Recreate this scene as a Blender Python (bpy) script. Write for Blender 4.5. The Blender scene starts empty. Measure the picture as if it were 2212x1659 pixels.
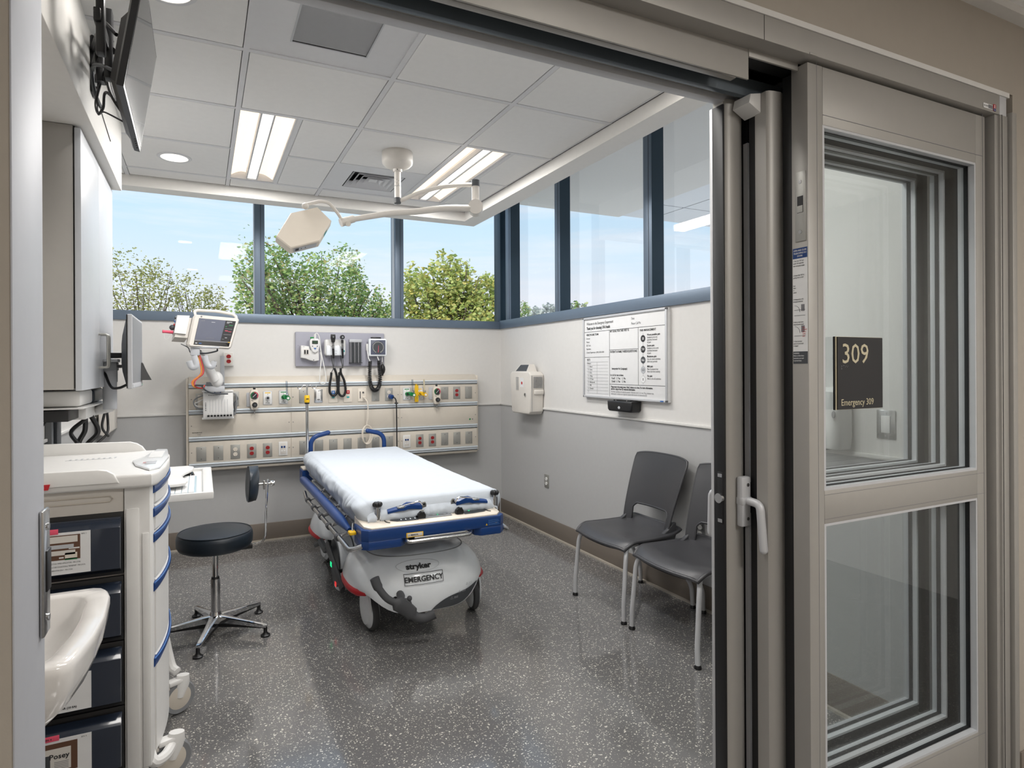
import bpy, bmesh, math, random
from mathutils import Matrix, Vector
random.seed(7)
C = bpy.context.scene.collection
SC = bpy.context.scene
PI = math.pi
# ---------------------------------------------------------------- camera
cam_data = bpy.data.cameras.new('camera')
cam = bpy.data.objects.new('camera', cam_data)
C.objects.link(cam)
YAW, ROLL = math.radians(25.3), 0.0052
Fw = Vector((math.sin(YAW), math.cos(YAW), 0)); Rt = Vector((math.cos(YAW), -math.sin(YAW), 0)); Up = Vector((0, 0, 1))
R2 = Rt * math.cos(ROLL) - Up * math.sin(ROLL); U2 = Rt * math.sin(ROLL) + Up * math.cos(ROLL)
m = Matrix((R2, U2, -Fw)).transposed().to_4x4(); m.translation = (0, 0, 1.437)
cam.matrix_world = m
cam_data.sensor_width = 36; cam_data.lens = 36 * 1312.4 / 2212
cam_data.shift_x = (1106 - 1056.2) / 2212; cam_data.shift_y = (795.4 - 829.5) / 2212
cam_data.clip_start = 0.02; cam_data.clip_end = 500
SC.camera = cam
SC.view_settings.view_transform = 'Standard'; SC.view_settings.look = 'None'
SC.view_settings.gamma = 1; SC.view_settings.use_curve_mapping = False
SC.view_settings.exposure = 0.0
# ---------------------------------------------------------------- sky
W = bpy.data.worlds.new('sky'); SC.world = W; W.use_nodes = True
nt = W.node_tree; N = nt.nodes; L = nt.links
for n in list(N): N.remove(n)
out = N.new('ShaderNodeOutputWorld'); bg = N.new('ShaderNodeBackground')
tc = N.new('ShaderNodeTexCoord'); sx = N.new('ShaderNodeSeparateXYZ'); L.new(tc.outputs['Generated'], sx.inputs[0])
rp = N.new('ShaderNodeValToRGB'); L.new(sx.outputs['Z'], rp.inputs[0])
e = rp.color_ramp.elements
e[0].position = 0.0; e[0].color = (0.66, 0.69, 0.75, 1)
e[1].position = 0.29; e[1].color = (0.385, 0.585, 0.765, 1)
x = e.new(0.10); x.color = (0.62, 0.665, 0.735, 1)
x = e.new(0.18); x.color = (0.50, 0.63, 0.74, 1)
x = e.new(0.75); x.color = (0.30, 0.50, 0.78, 1)
mp = N.new('ShaderNodeMapping'); mp.inputs['Scale'].default_value = (1.2, 1.2, 11)
ns = N.new('ShaderNodeTexNoise'); ns.inputs['Scale'].default_value = 2.2; ns.inputs['Detail'].default_value = 6; ns.inputs['Roughness'].default_value = 0.6
L.new(tc.outputs['Generated'], mp.inputs[0]); L.new(mp.outputs[0], ns.inputs[0])
cr = N.new('ShaderNodeValToRGB'); L.new(ns.outputs[0], cr.inputs[0])
cr.color_ramp.elements[0].position = 0.42; cr.color_ramp.elements[1].position = 0.72
mx = N.new('ShaderNodeMixRGB'); mx.inputs[2].default_value = (0.68, 0.70, 0.75, 1)
sc_ = N.new('ShaderNodeMath'); sc_.operation = 'MULTIPLY'; sc_.inputs[1].default_value = 0.75
L.new(cr.outputs[0], sc_.inputs[0]); L.new(sc_.outputs[0], mx.inputs[0]); L.new(rp.outputs[0], mx.inputs[1]); L.new(mx.outputs[0], bg.inputs[0])
bg.inputs[1].default_value = 1.42
L.new(bg.outputs[0], out.inputs[0])
# sun stands behind the building: it lights the trees, not the room
sd = bpy.data.lights.new('sun', 'SUN'); sd.energy = 5.0; sd.angle = 0.02; sd.color = (1, 0.94, 0.84)
sun = bpy.data.objects.new('sun', sd); C.objects.link(sun); sun.rotation_euler = (math.radians(52), 0, math.radians(-35))
def area(name, loc, size, power, color=(1, 0.98, 0.95), rot=(0, 0, 0)):
    d = bpy.data.lights.new(name, 'AREA'); d.shape = 'RECTANGLE'; d.size, d.size_y = size; d.energy = power; d.color = color
    o = bpy.data.objects.new(name, d); C.objects.link(o); o.location = loc; o.rotation_euler = rot
    return o
LAMP = dict(room=28, down=2.5, corr=42, entry=9)
# ---------------------------------------------------------------- materials
M = {}
def mat(name, col, rough=0.5, metal=0.0, bump=0.0, bscale=200, var=0.0, vscale=30, emit=0.0, coat=0.0, spec=None, sheen=0):
    ma = bpy.data.materials.new(name); ma.use_nodes = True
    t = ma.node_tree; b = t.nodes['Principled BSDF']
    c = tuple(col) + (1,)
    b.inputs['Base Color'].default_value = c; b.inputs['Roughness'].default_value = rough; b.inputs['Metallic'].default_value = metal
    if spec is not None: b.inputs['Specular IOR Level'].default_value = spec
    if coat: b.inputs['Coat Weight'].default_value = coat
    if emit: b.inputs['Emission Color'].default_value = c; b.inputs['Emission Strength'].default_value = emit
    tc = t.nodes.new('ShaderNodeTexCoord')
    nz = t.nodes.new('ShaderNodeTexNoise'); nz.inputs['Scale'].default_value = vscale; nz.inputs['Detail'].default_value = 3
    t.links.new(tc.outputs['Object'], nz.inputs[0])
    v = var if var else 0.03
    m2 = t.nodes.new('ShaderNodeMixRGB'); m2.blend_type = 'MULTIPLY'; m2.inputs[0].default_value = 1; m2.inputs[1].default_value = c
    r = t.nodes.new('ShaderNodeMapRange'); r.inputs[3].default_value = 1 - v; r.inputs[4].default_value = 1 + v
    t.links.new(nz.outputs[0], r.inputs[0]); t.links.new(r.outputs[0], m2.inputs[2]); t.links.new(m2.outputs[0], b.inputs['Base Color'])
    if bump:
        n2 = t.nodes.new('ShaderNodeTexNoise'); n2.inputs['Scale'].default_value = bscale; n2.inputs['Detail'].default_value = 4
        bp = t.nodes.new('ShaderNodeBump'); bp.inputs['Strength'].default_value = bump; bp.inputs['Distance'].default_value = 0.002
        t.links.new(tc.outputs['Object'], n2.inputs[0]); t.links.new(n2.outputs[0], bp.inputs['Height']); t.links.new(bp.outputs[0], b.inputs['Normal'])
    M[name] = ma
    return ma
def s(r, g, b):  # display values 0..255 -> linear colour
    f = lambda v: ((v / 255 + 0.055) / 1.055) ** 2.4 if v > 10 else v / 255 / 12.92
    return (f(r), f(g), f(b))
mat('wall_corridor', s(166, 158, 147), 0.6, bump=0.05, bscale=350)
mat('wall_white', s(216, 214, 211), 0.6, bump=0.05, bscale=350)
mat('wainscot', s(180, 180, 180), 0.34, bump=0.04, bscale=350)
mat('base_grey', s(118, 109, 100), 0.55)
mat('caulk', s(176, 168, 156), 0.5)
mat('tile', s(232, 231, 229), 0.85, bump=0.25, bscale=500)
mat('tee', s(214, 214, 216), 0.5)
mat('gap_dark', s(48, 47, 46), 0.8)
mat('soffit', s(232, 229, 224), 0.7)
mat('frame_blue', s(110, 124, 140), 0.42, metal=0.35)
mat('frame_dark', s(44, 64, 78), 0.4, metal=0.3)
mat('gasket', s(18, 18, 20), 0.5)
mat('alu', s(166, 163, 158), 0.45, metal=0.3)
mat('alu_light', s(196, 197, 200), 0.48, metal=0.25)
mat('alu_dark', s(20, 21, 24), 0.55, spec=0.2)  # on the door stiles: rubber black with shade mixed into the colour
mat('jamb', s(176, 178, 184), 0.55, metal=0.15)
mat('steel', s(190, 190, 190), 0.25, metal=1.0)
mat('steel_brushed', s(168, 167, 162), 0.42, metal=0.55)
mat('rail_alu', s(208, 216, 222), 0.45, metal=0.25)
mat('track_grey', s(86, 95, 102), 0.4, metal=0.3)
mat('chrome', s(225, 226, 228), 0.07, metal=1.0)
mat('white', s(224, 223, 221), 0.4)
mat('white_gloss', s(236, 240, 244), 0.18, coat=0.3)
mat('offwhite', s(214, 209, 202), 0.42)
mat('cream', s(202, 194, 182), 0.4)
mat('cream_light', s(220, 211, 198), 0.4)
mat('black', s(22, 22, 24), 0.4)
mat('black_gloss', s(12, 12, 14), 0.08, coat=0.5)
mat('rubber', s(74, 75, 78), 0.6)
mat('grey_dark', s(66, 69, 73), 0.5)
mat('grey_mid', s(128, 130, 133), 0.45)
mat('grey_light', s(186, 188, 192), 0.4)
mat('blue', s(18, 58, 118), 0.3)
mat('blue_light', s(66, 112, 176), 0.3)
mat('red', s(186, 28, 38), 0.4)
mat('outlet_red', s(150, 24, 28), 0.4)
mat('yellow', s(232, 186, 30), 0.45)
mat('green', s(30, 130, 70), 0.4)
mat('teal', s(40, 160, 160), 0.4)
mat('pink', s(226, 84, 110), 0.5)
mat('orange', s(226, 120, 90), 0.5)
mat('green_led', s(20, 220, 140), 0.4, emit=1.2)
mat('red_led', s(230, 50, 50), 0.4, emit=0.8)
mat('white_led', s(240, 245, 250), 0.4, emit=0.7)
mat('ink', s(40, 40, 42), 0.6)
mat('ink_grey', s(120, 120, 124), 0.6)
mat('paper', s(226, 226, 226), 0.6)
mat('sheet', s(198, 205, 214), 0.85, bump=0.1, bscale=120)
mat('vinyl', s(26, 36, 46), 0.38, bump=0.06, bscale=500)
mat('plastic_chair', s(58, 58, 61), 0.38, bump=0.1, bscale=900)
mat('ceramic', s(228, 225, 222), 0.12, coat=0.5)
mat('cab', s(170, 167, 162), 0.45)
mat('cab_door', s(190, 193, 198), 0.38)
mat('sign_black', s(22, 22, 26), 0.45)
mat('sign_gold', s(196, 186, 158), 0.5)
mat('purple_grey', s(160, 160, 172), 0.5)
mat('lamp_warm', s(255, 238, 216), 0.5, emit=0.97)
mat('lamp_white', s(255, 250, 242), 0.5, emit=1.05)
mat('bark', s(88, 78, 66), 0.9, var=0.3)
mat('bounce_ground', s(190, 190, 180), 0.9, var=0.1, vscale=1)  # unseen ground kept pale so it bounces sunlight up onto the canopy
mat('canopy_panel', s(232, 234, 238), 0.5)
mat('screen_off', s(92, 96, 112), 0.25)
mat('brown_photo', s(96, 66, 48), 0.6)
mat('kbd', s(170, 190, 200), 0.4)
mat('lcd', s(52, 74, 56), 0.3)
def glass(name, refl=0.12, tint=(1, 1, 1), base=0.0, rough=0.0):
    ma = bpy.data.materials.new(name); ma.use_nodes = True; t = ma.node_tree
    for n in list(t.nodes): t.nodes.remove(n)
    o = t.nodes.new('ShaderNodeOutputMaterial'); tr = t.nodes.new('ShaderNodeBsdfTransparent'); tr.inputs[0].default_value = tint + (1,)
    gl = t.nodes.new('ShaderNodeBsdfGlossy'); gl.inputs['Roughness'].default_value = rough
    lw = t.nodes.new('ShaderNodeFresnel'); lw.inputs[0].default_value = 1.45
    mu = t.nodes.new('ShaderNodeMath'); mu.operation = 'MULTIPLY_ADD'; mu.inputs[1].default_value = refl * 8; mu.inputs[2].default_value = base
    mixs = t.nodes.new('ShaderNodeMixShader'); t.links.new(lw.outputs[0], mu.inputs[0]); t.links.new(mu.outputs[0], mixs.inputs[0])
    t.links.new(tr.outputs[0], mixs.inputs[1]); t.links.new(gl.outputs[0], mixs.inputs[2]); t.links.new(mixs.outputs[0], o.inputs[0])
    M[name] = ma
glass('glass', 0.02)
glass('glass_door', 0.022, tint=(0.975, 0.99, 0.99))
glass('clear_plastic', 0.2, tint=(0.8, 0.85, 0.9))
mat('smoke_plastic', s(34, 42, 56), 0.14, coat=0.6)
# speckled vinyl floor
def floor_mat():
    ma = bpy.data.materials.new('speckled_floor'); ma.use_nodes = True; t = ma.node_tree; b = t.nodes['Principled BSDF']
    tc = t.nodes.new('ShaderNodeTexCoord')
    nz = t.nodes.new('ShaderNodeTexNoise'); nz.inputs['Scale'].default_value = 60; nz.inputs['Detail'].default_value = 2
    t.links.new(tc.outputs['Object'], nz.inputs[0])
    av = t.nodes.new('ShaderNodeMixRGB'); av.blend_type = 'ADD'; av.inputs[0].default_value = 0.02
    t.links.new(tc.outputs['Object'], av.inputs[1]); t.links.new(nz.outputs[1], av.inputs[2])
    last = None
    base = (s(102, 101, 101))
    prev = None
    for k, (scale, thr, rad, col) in enumerate(((95, 0.62, 0.30, s(205, 200, 190)), (150, 0.62, 0.26, s(175, 170, 162)), (60, 0.80, 0.24, s(212, 208, 200)))):
        vo = t.nodes.new('ShaderNodeTexVoronoi'); vo.inputs['Scale'].default_value = scale
        mp = t.nodes.new('ShaderNodeMapping'); mp.inputs['Rotation'].default_value = (0, 0, k * 0.7); mp.inputs['Scale'].default_value = (1, 1.5, 1)
        t.links.new(av.outputs[0], mp.inputs[0]); t.links.new(mp.outputs[0], vo.inputs[0])
        sp = t.nodes.new('ShaderNodeSeparateColor'); t.links.new(vo.outputs['Color'], sp.inputs[0])
        g = t.nodes.new('ShaderNodeMath'); g.operation = 'GREATER_THAN'; g.inputs[1].default_value = thr; t.links.new(sp.outputs[0], g.inputs[0])
        l = t.nodes.new('ShaderNodeMath'); l.operation = 'LESS_THAN'; l.inputs[1].default_value = rad; t.links.new(vo.outputs['Distance'], l.inputs[0])
        mu = t.nodes.new('ShaderNodeMath'); mu.operation = 'MULTIPLY'; t.links.new(g.outputs[0], mu.inputs[0]); t.links.new(l.outputs[0], mu.inputs[1])
        mx = t.nodes.new('ShaderNodeMixRGB'); mx.inputs[2].default_value = col + (1,)
        t.links.new(mu.outputs[0], mx.inputs[0])
        if prev is None: mx.inputs[1].default_value = base + (1,)
        else: t.links.new(prev.outputs[0], mx.inputs[1])
        prev = mx
    t.links.new(prev.outputs[0], b.inputs['Base Color'])
    n3 = t.nodes.new('ShaderNodeTexNoise'); n3.inputs['Scale'].default_value = 2.2; n3.inputs['Detail'].default_value = 5
    mr = t.nodes.new('ShaderNodeMapRange'); mr.inputs[1].default_value = 0.3; mr.inputs[2].default_value = 0.75; mr.inputs[3].default_value = 0.08; mr.inputs[4].default_value = 0.24
    t.links.new(tc.outputs['Object'], n3.inputs[0]); t.links.new(n3.outputs[0], mr.inputs[0]); t.links.new(mr.outputs[0], b.inputs['Roughness'])
    n4 = t.nodes.new('ShaderNodeTexNoise'); n4.inputs['Scale'].default_value = 5
    bp = t.nodes.new('ShaderNodeBump'); bp.inputs['Strength'].default_value = 0.12; bp.inputs['Distance'].default_value = 0.01
    t.links.new(tc.outputs['Object'], n4.inputs[0]); t.links.new(n4.outputs[0], bp.inputs['Height']); t.links.new(bp.outputs[0], b.inputs['Normal'])
    b.inputs['Specular IOR Level'].default_value = 0.6; b.inputs['Coat Weight'].default_value = 0.5; b.inputs['Coat Roughness'].default_value = 0.07
    M['floor'] = ma
floor_mat()
def leaf_mat(name, cols):
    ma = bpy.data.materials.new(name); ma.use_nodes = True; t = ma.node_tree; b = t.nodes['Principled BSDF']
    g = t.nodes.new('ShaderNodeNewGeometry'); r = t.nodes.new('ShaderNodeValToRGB'); t.links.new(g.outputs['Random Per Island'], r.inputs[0])
    els = r.color_ramp.elements; els[0].color = cols[0] + (1,); els[1].color = cols[-1] + (1,)
    for i, c in enumerate(cols[1:-1]): q = els.new((i + 1) / (len(cols) - 1)); q.color = c + (1,)
    t.links.new(r.outputs[0], b.inputs['Base Color']); b.inputs['Roughness'].default_value = 0.55
    tl = t.nodes.new('ShaderNodeBsdfTranslucent'); t.links.new(r.outputs[0], tl.inputs[0]); mx = t.nodes.new('ShaderNodeMixShader'); mx.inputs[0].default_value = 0.4
    o = t.nodes['Material Output']; t.links.new(b.outputs[0], mx.inputs[1]); t.links.new(tl.outputs[0], mx.inputs[2]); t.links.new(mx.outputs[0], o.inputs[0])
    M[name] = ma
leaf_mat('leaf_sparse', [s(120, 126, 70), s(150, 152, 84), s(172, 174, 104), s(130, 122, 88)])
leaf_mat('leaf_green', [s(92, 124, 78), s(122, 154, 88), s(146, 172, 104), s(168, 186, 118), s(176, 156, 106)])
leaf_mat('leaf_maple', [s(138, 158, 88), s(164, 178, 100), s(186, 194, 120), s(196, 184, 104), s(150, 168, 112)])
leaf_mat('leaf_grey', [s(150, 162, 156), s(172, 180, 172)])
# ---------------------------------------------------------------- mesh builder
def tag(o, label=None, cat=None, group=None, kind=None):
    if label: o['label'] = label
    if cat: o['category'] = cat
    if group: o['group'] = group
    if kind: o['kind'] = kind
    return o
WL = {}
def empty(name, loc, label, cat, group=None):
    o = bpy.data.objects.new(name, None); C.objects.link(o); o.location = loc; o.empty_display_size = 0.1
    WL[o.name] = Vector(loc)
    return tag(o, label, cat, group)
def ori(o, right, up):
    r = Vector(right).normalized(); u = Vector(up).normalized(); n = r.cross(u)
    mm = Matrix((r, u, n)).transposed().to_4x4(); mm.translation = Vector(o)
    return mm
def catmull(pts, k=6, closed=False):
    P = [Vector(p) for p in pts]
    if len(P) < 3: return P
    o = []; n = len(P); rng = range(n if closed else n - 1)
    for i in rng:
        p1, p2 = P[i], P[(i + 1) % n]
        p0 = P[i - 1] if (closed or i > 0) else p1 * 2 - p2
        p3 = P[(i + 2) % n] if (closed or i + 2 < n) else p2 * 2 - p1
        for j in range(k):
            t = j / k
            o.append(0.5 * ((2 * p1) + (p2 - p0) * t + (2 * p0 - 5 * p1 + 4 * p2 - p3) * t * t + (3 * p1 - p0 - 3 * p2 + p3) * t ** 3))
    if not closed: o.append(P[-1])
    return o
def fillet(pts, r=0.02, k=4):
    P = [Vector(p) for p in pts]; o = [P[0]]
    for i in range(1, len(P) - 1):
        a, b, c = P[i - 1], P[i], P[i + 1]
        d = min(r, (a - b).length * 0.49, (c - b).length * 0.49)
        p = b + (a - b).normalized() * d; q = b + (c - b).normalized() * d
        for j in range(k + 1):
            t = j / k; o.append(p * (1 - t) ** 2 + b * 2 * t * (1 - t) + q * t * t)
    o.append(P[-1]); return o
_fonts = {}
class MB:
    def __init__(s_, Mx=None): s_.V = []; s_.F = []; s_.mi = []; s_.ms = []; s_.M = Mx or Matrix.Identity(4)
    def _m(s_, m):
        if m not in s_.ms: s_.ms.append(m)
        return s_.ms.index(m)
    def raw(s_, vs, fs, m):
        b = len(s_.V); k = s_._m(m)
        s_.V += [s_.M @ Vector(v) for v in vs]
        for f in fs: s_.F.append([b + i for i in f]); s_.mi.append(k)
        return s_
    def frombm(s_, bm, m):
        bm.verts.index_update()
        s_.raw([v.co.copy() for v in bm.verts], [[v.index for v in f.verts] for f in bm.faces], m); bm.free(); return s_
    def box(s_, a, b, m='white', bev=0, seg=2):
        x0, x1 = sorted((a[0], b[0])); y0, y1 = sorted((a[1], b[1])); z0, z1 = sorted((a[2], b[2]))
        vs = [(x0, y0, z0), (x1, y0, z0), (x1, y1, z0), (x0, y1, z0), (x0, y0, z1), (x1, y0, z1), (x1, y1, z1), (x0, y1, z1)]
        fs = [(0, 3, 2, 1), (4, 5, 6, 7), (0, 1, 5, 4), (1, 2, 6, 5), (2, 3, 7, 6), (3, 0, 4, 7)]
        if not bev: return s_.raw(vs, fs, m)
        bm = bmesh.new(); vv = [bm.verts.new(v) for v in vs]
        for f in fs: bm.faces.new([vv[i] for i in f])
        bv = min(bev, (x1 - x0) * .49, (y1 - y0) * .49, (z1 - z0) * .49)
        bmesh.ops.bevel(bm, geom=bm.edges[:], offset=bv, segments=seg, affect='EDGES', profile=0.5)
        return s_.frombm(bm, m)
    def prism(s_, poly, axis, a, b, m='white', bev=0, seg=2):
        """poly in the plane of the two other axes (in x,y,z order), extruded along axis from a to b"""
        def P(p, t):
            q = [0, 0, 0]; o = [i for i in range(3) if i != axis]; q[o[0]], q[o[1]] = p; q[axis] = t; return q
        n = len(poly); vs = [P(p, a) for p in poly] + [P(p, b) for p in poly]
        fs = [tuple(range(n))[::-1], tuple(range(n, 2 * n))] + [(i, (i + 1) % n, n + (i + 1) % n, n + i) for i in range(n)]
        bm = bmesh.new(); vv = [bm.verts.new(v) for v in vs]
        for f in fs: bm.faces.new([vv[i] for i in f])
        bmesh.ops.recalc_face_normals(bm, faces=bm.faces[:])
        if bev:
            es = [e for e in bm.edges if (e.verts[0].index < n) == (e.verts[1].index < n) or True]
            bm.verts.index_update()
            es = [e for e in bm.edges if (e.verts[0].index < n) == (e.verts[1].index < n)]
            bmesh.ops.bevel(bm, geom=es, offset=bev, segments=seg, affect='EDGES', profile=0.5)
        bmesh.ops.triangulate(bm, faces=[f for f in bm.faces if len(f.verts) > 4])
        return s_.frombm(bm, m)
    def loft(s_, rings, m='white', cap=True, closed=True):
        n = len(rings[0]); vs = [p for r in rings for p in r]; fs = []
        for i in range(len(rings) - 1):
            for j in range(n if closed else n - 1):
                fs.append((i * n + j, i * n + (j + 1) % n, (i + 1) * n + (j + 1) % n, (i + 1) * n + j))
        if cap and closed: fs.append(tuple(range(n))[::-1]); fs.append(tuple(range((len(rings) - 1) * n, len(rings) * n)))
        return s_.raw(vs, fs, m)
    def tube(s_, pts, r, m='white', n=10, closed=False, cap=True, flat=None):
        P = [Vector(p) for p in pts]; k = len(P); R = r if isinstance(r, (list, tuple)) else [r] * k
        tg = []
        for i in range(k):
            a = P[i - 1] if (i > 0 or closed) else P[i]; b = P[(i + 1) % k] if (i < k - 1 or closed) else P[i]
            d = (b - a); tg.append(d.normalized() if d.length > 1e-9 else Vector((0, 0, 1)))
        u = tg[0].orthogonal().normalized()
        if flat is not None:
            u = (Vector(flat) - tg[0] * tg[0].dot(Vector(flat))).normalized()
        rings = []
        for i in range(k):
            u = (u - tg[i] * u.dot(tg[i])).normalized(); w = tg[i].cross(u)
            rr = R[i]; ra, rb = rr if isinstance(rr, (list, tuple)) else (rr, rr)
            rings.append([P[i] + u * math.cos(2 * PI * j / n) * ra + w * math.sin(2 * PI * j / n) * rb for j in range(n)])
        if closed: rings.append(rings[0]); cap = False
        return s_.loft(rings, m, cap=cap)
    def cyl(s_, p0, p1, r0, r1=None, m='white', n=24): return s_.tube([p0, p1], [r0, r0 if r1 is None else r1], m, n)
    def lathe(s_, prof, c=(0, 0, 0), ax=(0, 0, 1), m='white', n=32, sx=1.0):
        a = Vector(ax).normalized(); u = a.orthogonal().normalized() if abs(a.z) < 0.9 else Vector((1, 0, 0)); u = (u - a * u.dot(a)).normalized(); w = a.cross(u); c = Vector(c)
        rings = [[c + a * z + u * math.cos(2 * PI * j / n) * r * sx + w * math.sin(2 * PI * j / n) * r for j in range(n)] for r, z in prof]
        return s_.loft(rings, m)
    def ball(s_, c, r, m='white', n=16):
        rr = r if isinstance(r, (list, tuple)) else (r, r, r); k = n // 2; rings = []
        for i in range(k + 1):
            t = PI * i / k; q = max(math.sin(t), 1e-3)
            rings.append([(c[0] + rr[0] * q * math.cos(2 * PI * j / n), c[1] + rr[1] * q * math.sin(2 * PI * j / n), c[2] - rr[2] * math.cos(t)) for j in range(n)])
        return s_.loft(rings, m)
    def quad(s_, a, b, c, d, m): return s_.raw([a, b, c, d], [(0, 1, 2, 3)], m)
    def grid(s_, fn, nu, nv, m, both=None):
        vs = [fn(i / nu, j / nv) for i in range(nu + 1) for j in range(nv + 1)]
        fs = [(i * (nv + 1) + j, (i + 1) * (nv + 1) + j, (i + 1) * (nv + 1) + j + 1, i * (nv + 1) + j + 1) for i in range(nu) for j in range(nv)]
        return s_.raw(vs, fs, m)
    def text(s_, txt, size, origin, right, up, m='ink', align='LEFT', bold=0.0, sx=1.0, depth=0.0):
        cu = bpy.data.curves.new('t', 'FONT'); cu.body = txt; cu.size = size; cu.align_x = align; cu.resolution_u = 2
        cu.offset = bold; cu.extrude = depth
        ob = bpy.data.objects.new('t', cu); me = bpy.data.meshes.new_from_object(ob)
        mm = ori(origin, right, up)
        vs = [mm @ Vector((v.co.x * sx, v.co.y, v.co.z)) for v in me.vertices]
        s_.raw(vs, [tuple(p.vertices) for p in me.polygons], m)
        bpy.data.objects.remove(ob); bpy.data.curves.remove(cu); bpy.data.meshes.remove(me)
        return s_
    def build(s_, name, parent=None, label=None, cat=None, group=None, kind=None, ang=35, flat=False, origin=None, recalc=True):
        if parent is not None: off = WL[parent.name]
        elif origin is not None: off = Vector(origin)
        else:
            xs = [v.x for v in s_.V]; ys = [v.y for v in s_.V]; zs = [v.z for v in s_.V]
            off = Vector(((min(xs) + max(xs)) / 2, (min(ys) + max(ys)) / 2, min(zs)))
        me = bpy.data.meshes.new(name); me.from_pydata([v - off for v in s_.V], [], s_.F)
        for k in s_.ms: me.materials.append(M[k])
        me.polygons.foreach_set('material_index', s_.mi)
        if recalc:
            bm = bmesh.new(); bm.from_mesh(me); bmesh.ops.recalc_face_normals(bm, faces=bm.faces[:]); bm.to_mesh(me); bm.free()
        if not flat:
            me.polygons.foreach_set('use_smooth', [True] * len(me.polygons)); me.set_sharp_from_angle(angle=math.radians(ang))
        me.update()
        o = bpy.data.objects.new(name, me); C.objects.link(o)
        if parent is not None: o.parent = parent
        else: o.location = off
        WL[o.name] = off
        return tag(o, label, cat, group, kind)
def struct(mb, name, parent=None, **k):
    return mb.build(name, parent, kind=('structure' if parent is None else None), **k)
def copy_tree(o, parent=None):
    c = o.copy(); C.objects.link(c)
    if parent is not None: c.parent = parent
    WL[c.name] = WL[o.name].copy()
    for ch in list(o.children): copy_tree(ch, c)
    return c
def cp(o, loc, label=None, rotz=None):
    c = copy_tree(o); c.location = loc
    WL[c.name] = Vector(loc)
    if label: c['label'] = label
    if rotz is not None: c.rotation_euler.z = rotz
    return c
# ================================================================ SETTING
XR, YB, XL = 2.69, 5.415, -0.72
b = MB(); b.box((-3.0, -2.2, -0.1), (4.2, 5.6, 0), 'floor'); struct(b, 'floor')
def wall_y(y0, y1, x0, x1, front):  # a wall slab with white upper part and darker wainscot, rail strip
    b = MB(); b.box((x0, y0, 0.15), (x1, y1, 1.075), 'wainscot'); b.box((x0, y0, 1.075), (x1, y1, 1.825), 'wall_white'); return b
b = wall_y(YB, YB + 0.2, XL - .2, XR + .2, -1); b.box((XL - .2, YB, 0), (XR + .2, YB + .2, .15), 'wainscot'); struct(b, 'wall_back')
b = MB(); b.box((XR, 1.95, 0), (XR + .2, YB, 1.075), 'wainscot'); b.box((XR, 1.95, 1.075), (XR + .2, YB, 1.825), 'wall_white')
struct(b, 'wall_right')
b = MB(); b.box((2.385, 1.335, 0), (2.9, 1.95, 1.075), 'wainscot'); b.box((2.385, 1.335, 1.075), (2.9, 1.95, 3.19), 'wall_white')
struct(b, 'wall_right_return')
b = MB(); b.box((XL - .2, 1.286, 0), (XL, YB, 1.075), 'wainscot'); b.box((XL - .2, 1.286, 1.075), (XL, YB, 3.19), 'wall_white')
struct(b, 'wall_left')
# front (corridor) wall around the door package
b = MB(); b.box((-3, 1.10, 0), (-0.2516, 1.286, 3.19), 'wall_corridor')
b.box((-0.2496, 1.12, 2.37), (2.44, 1.33, 3.19), 'wall_white'); b.box((2.44, 1.08, 0), (4.2, 1.33, 3.19), 'wall_corridor')
b.box((-.2496, 1.08, 2.335), (2.44, 1.12, 3.19), 'wall_corridor'); b.box((-.2496, 1.077, 2.3195), (2.415, 1.12, 2.335), 'wall_white')
struct(b, 'wall_front')
b = MB(); b.box((-3.0, -2.4, 0), (4.2, -2.2, 3.19), 'wall_corridor'); struct(b, 'wall_corridor')
b = MB(); b.box((-3.2, -2.4, 0), (-3.0, 1.33, 3.19), 'wall_white'); struct(b, 'wall_corridor_left')
b = MB(); b.box((4.2, -2.4, 0), (4.4, 1.33, 3.19), 'wall_white'); struct(b, 'wall_corridor_right')
# chair rails
def rail(p0, p1, name):
    b = MB(); b.box(p0, p1, 'wall_white', 0.003); return struct(b, name)
rail((XL, YB - .012, 1.075), (XR - .012, YB, 1.092), 'trim_1'); rail((XR - .012, 1.95, 1.075), (XR, YB, 1.092), 'trim_2')
rail((XL, 1.33, 1.075), (XL + .012, YB - .012, 1.092), 'trim_3'); rail((2.373, 1.335, 1.075), (2.385, 1.95, 1.092), 'trim_4')
def base(name, p, q, dirn):
    b = MB(); x0, y0 = p; x1, y1 = q
    if dirn == 'y': b.box((x0, y0 - .008, 0.012), (x1, y0, .148), 'base_grey', .003); b.box((x0, y0 - .022, 0), (x1, y0 - .0, .012), 'caulk')
    else: b.box((x0 - .008, y0, .012), (x0, y1, .148), 'base_grey', .003); b.box((x0 - .022, y0, 0), (x0, y1, .012), 'caulk')
    return struct(b, name)
base('baseboard_back', (XL, YB), (XR - .022, YB), 'y'); base('baseboard_right', (XR, 1.95), (XR, YB), 'x'); base('baseboard_return', (2.385, 1.335), (2.385, 1.95), 'x')
b = MB(); b.box((XL, 1.33, 0), (XL + .008, YB - .022, .148), 'base_grey', .003); struct(b, 'baseboard_left')
b = MB(); b.box((2.46, 1.072, 0), (4.2, 1.08, .148), 'base_grey', .003); b.box((2.46, 1.06, 0), (4.2, 1.072, .012), 'caulk'); struct(b, 'baseboard_corridor')
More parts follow.
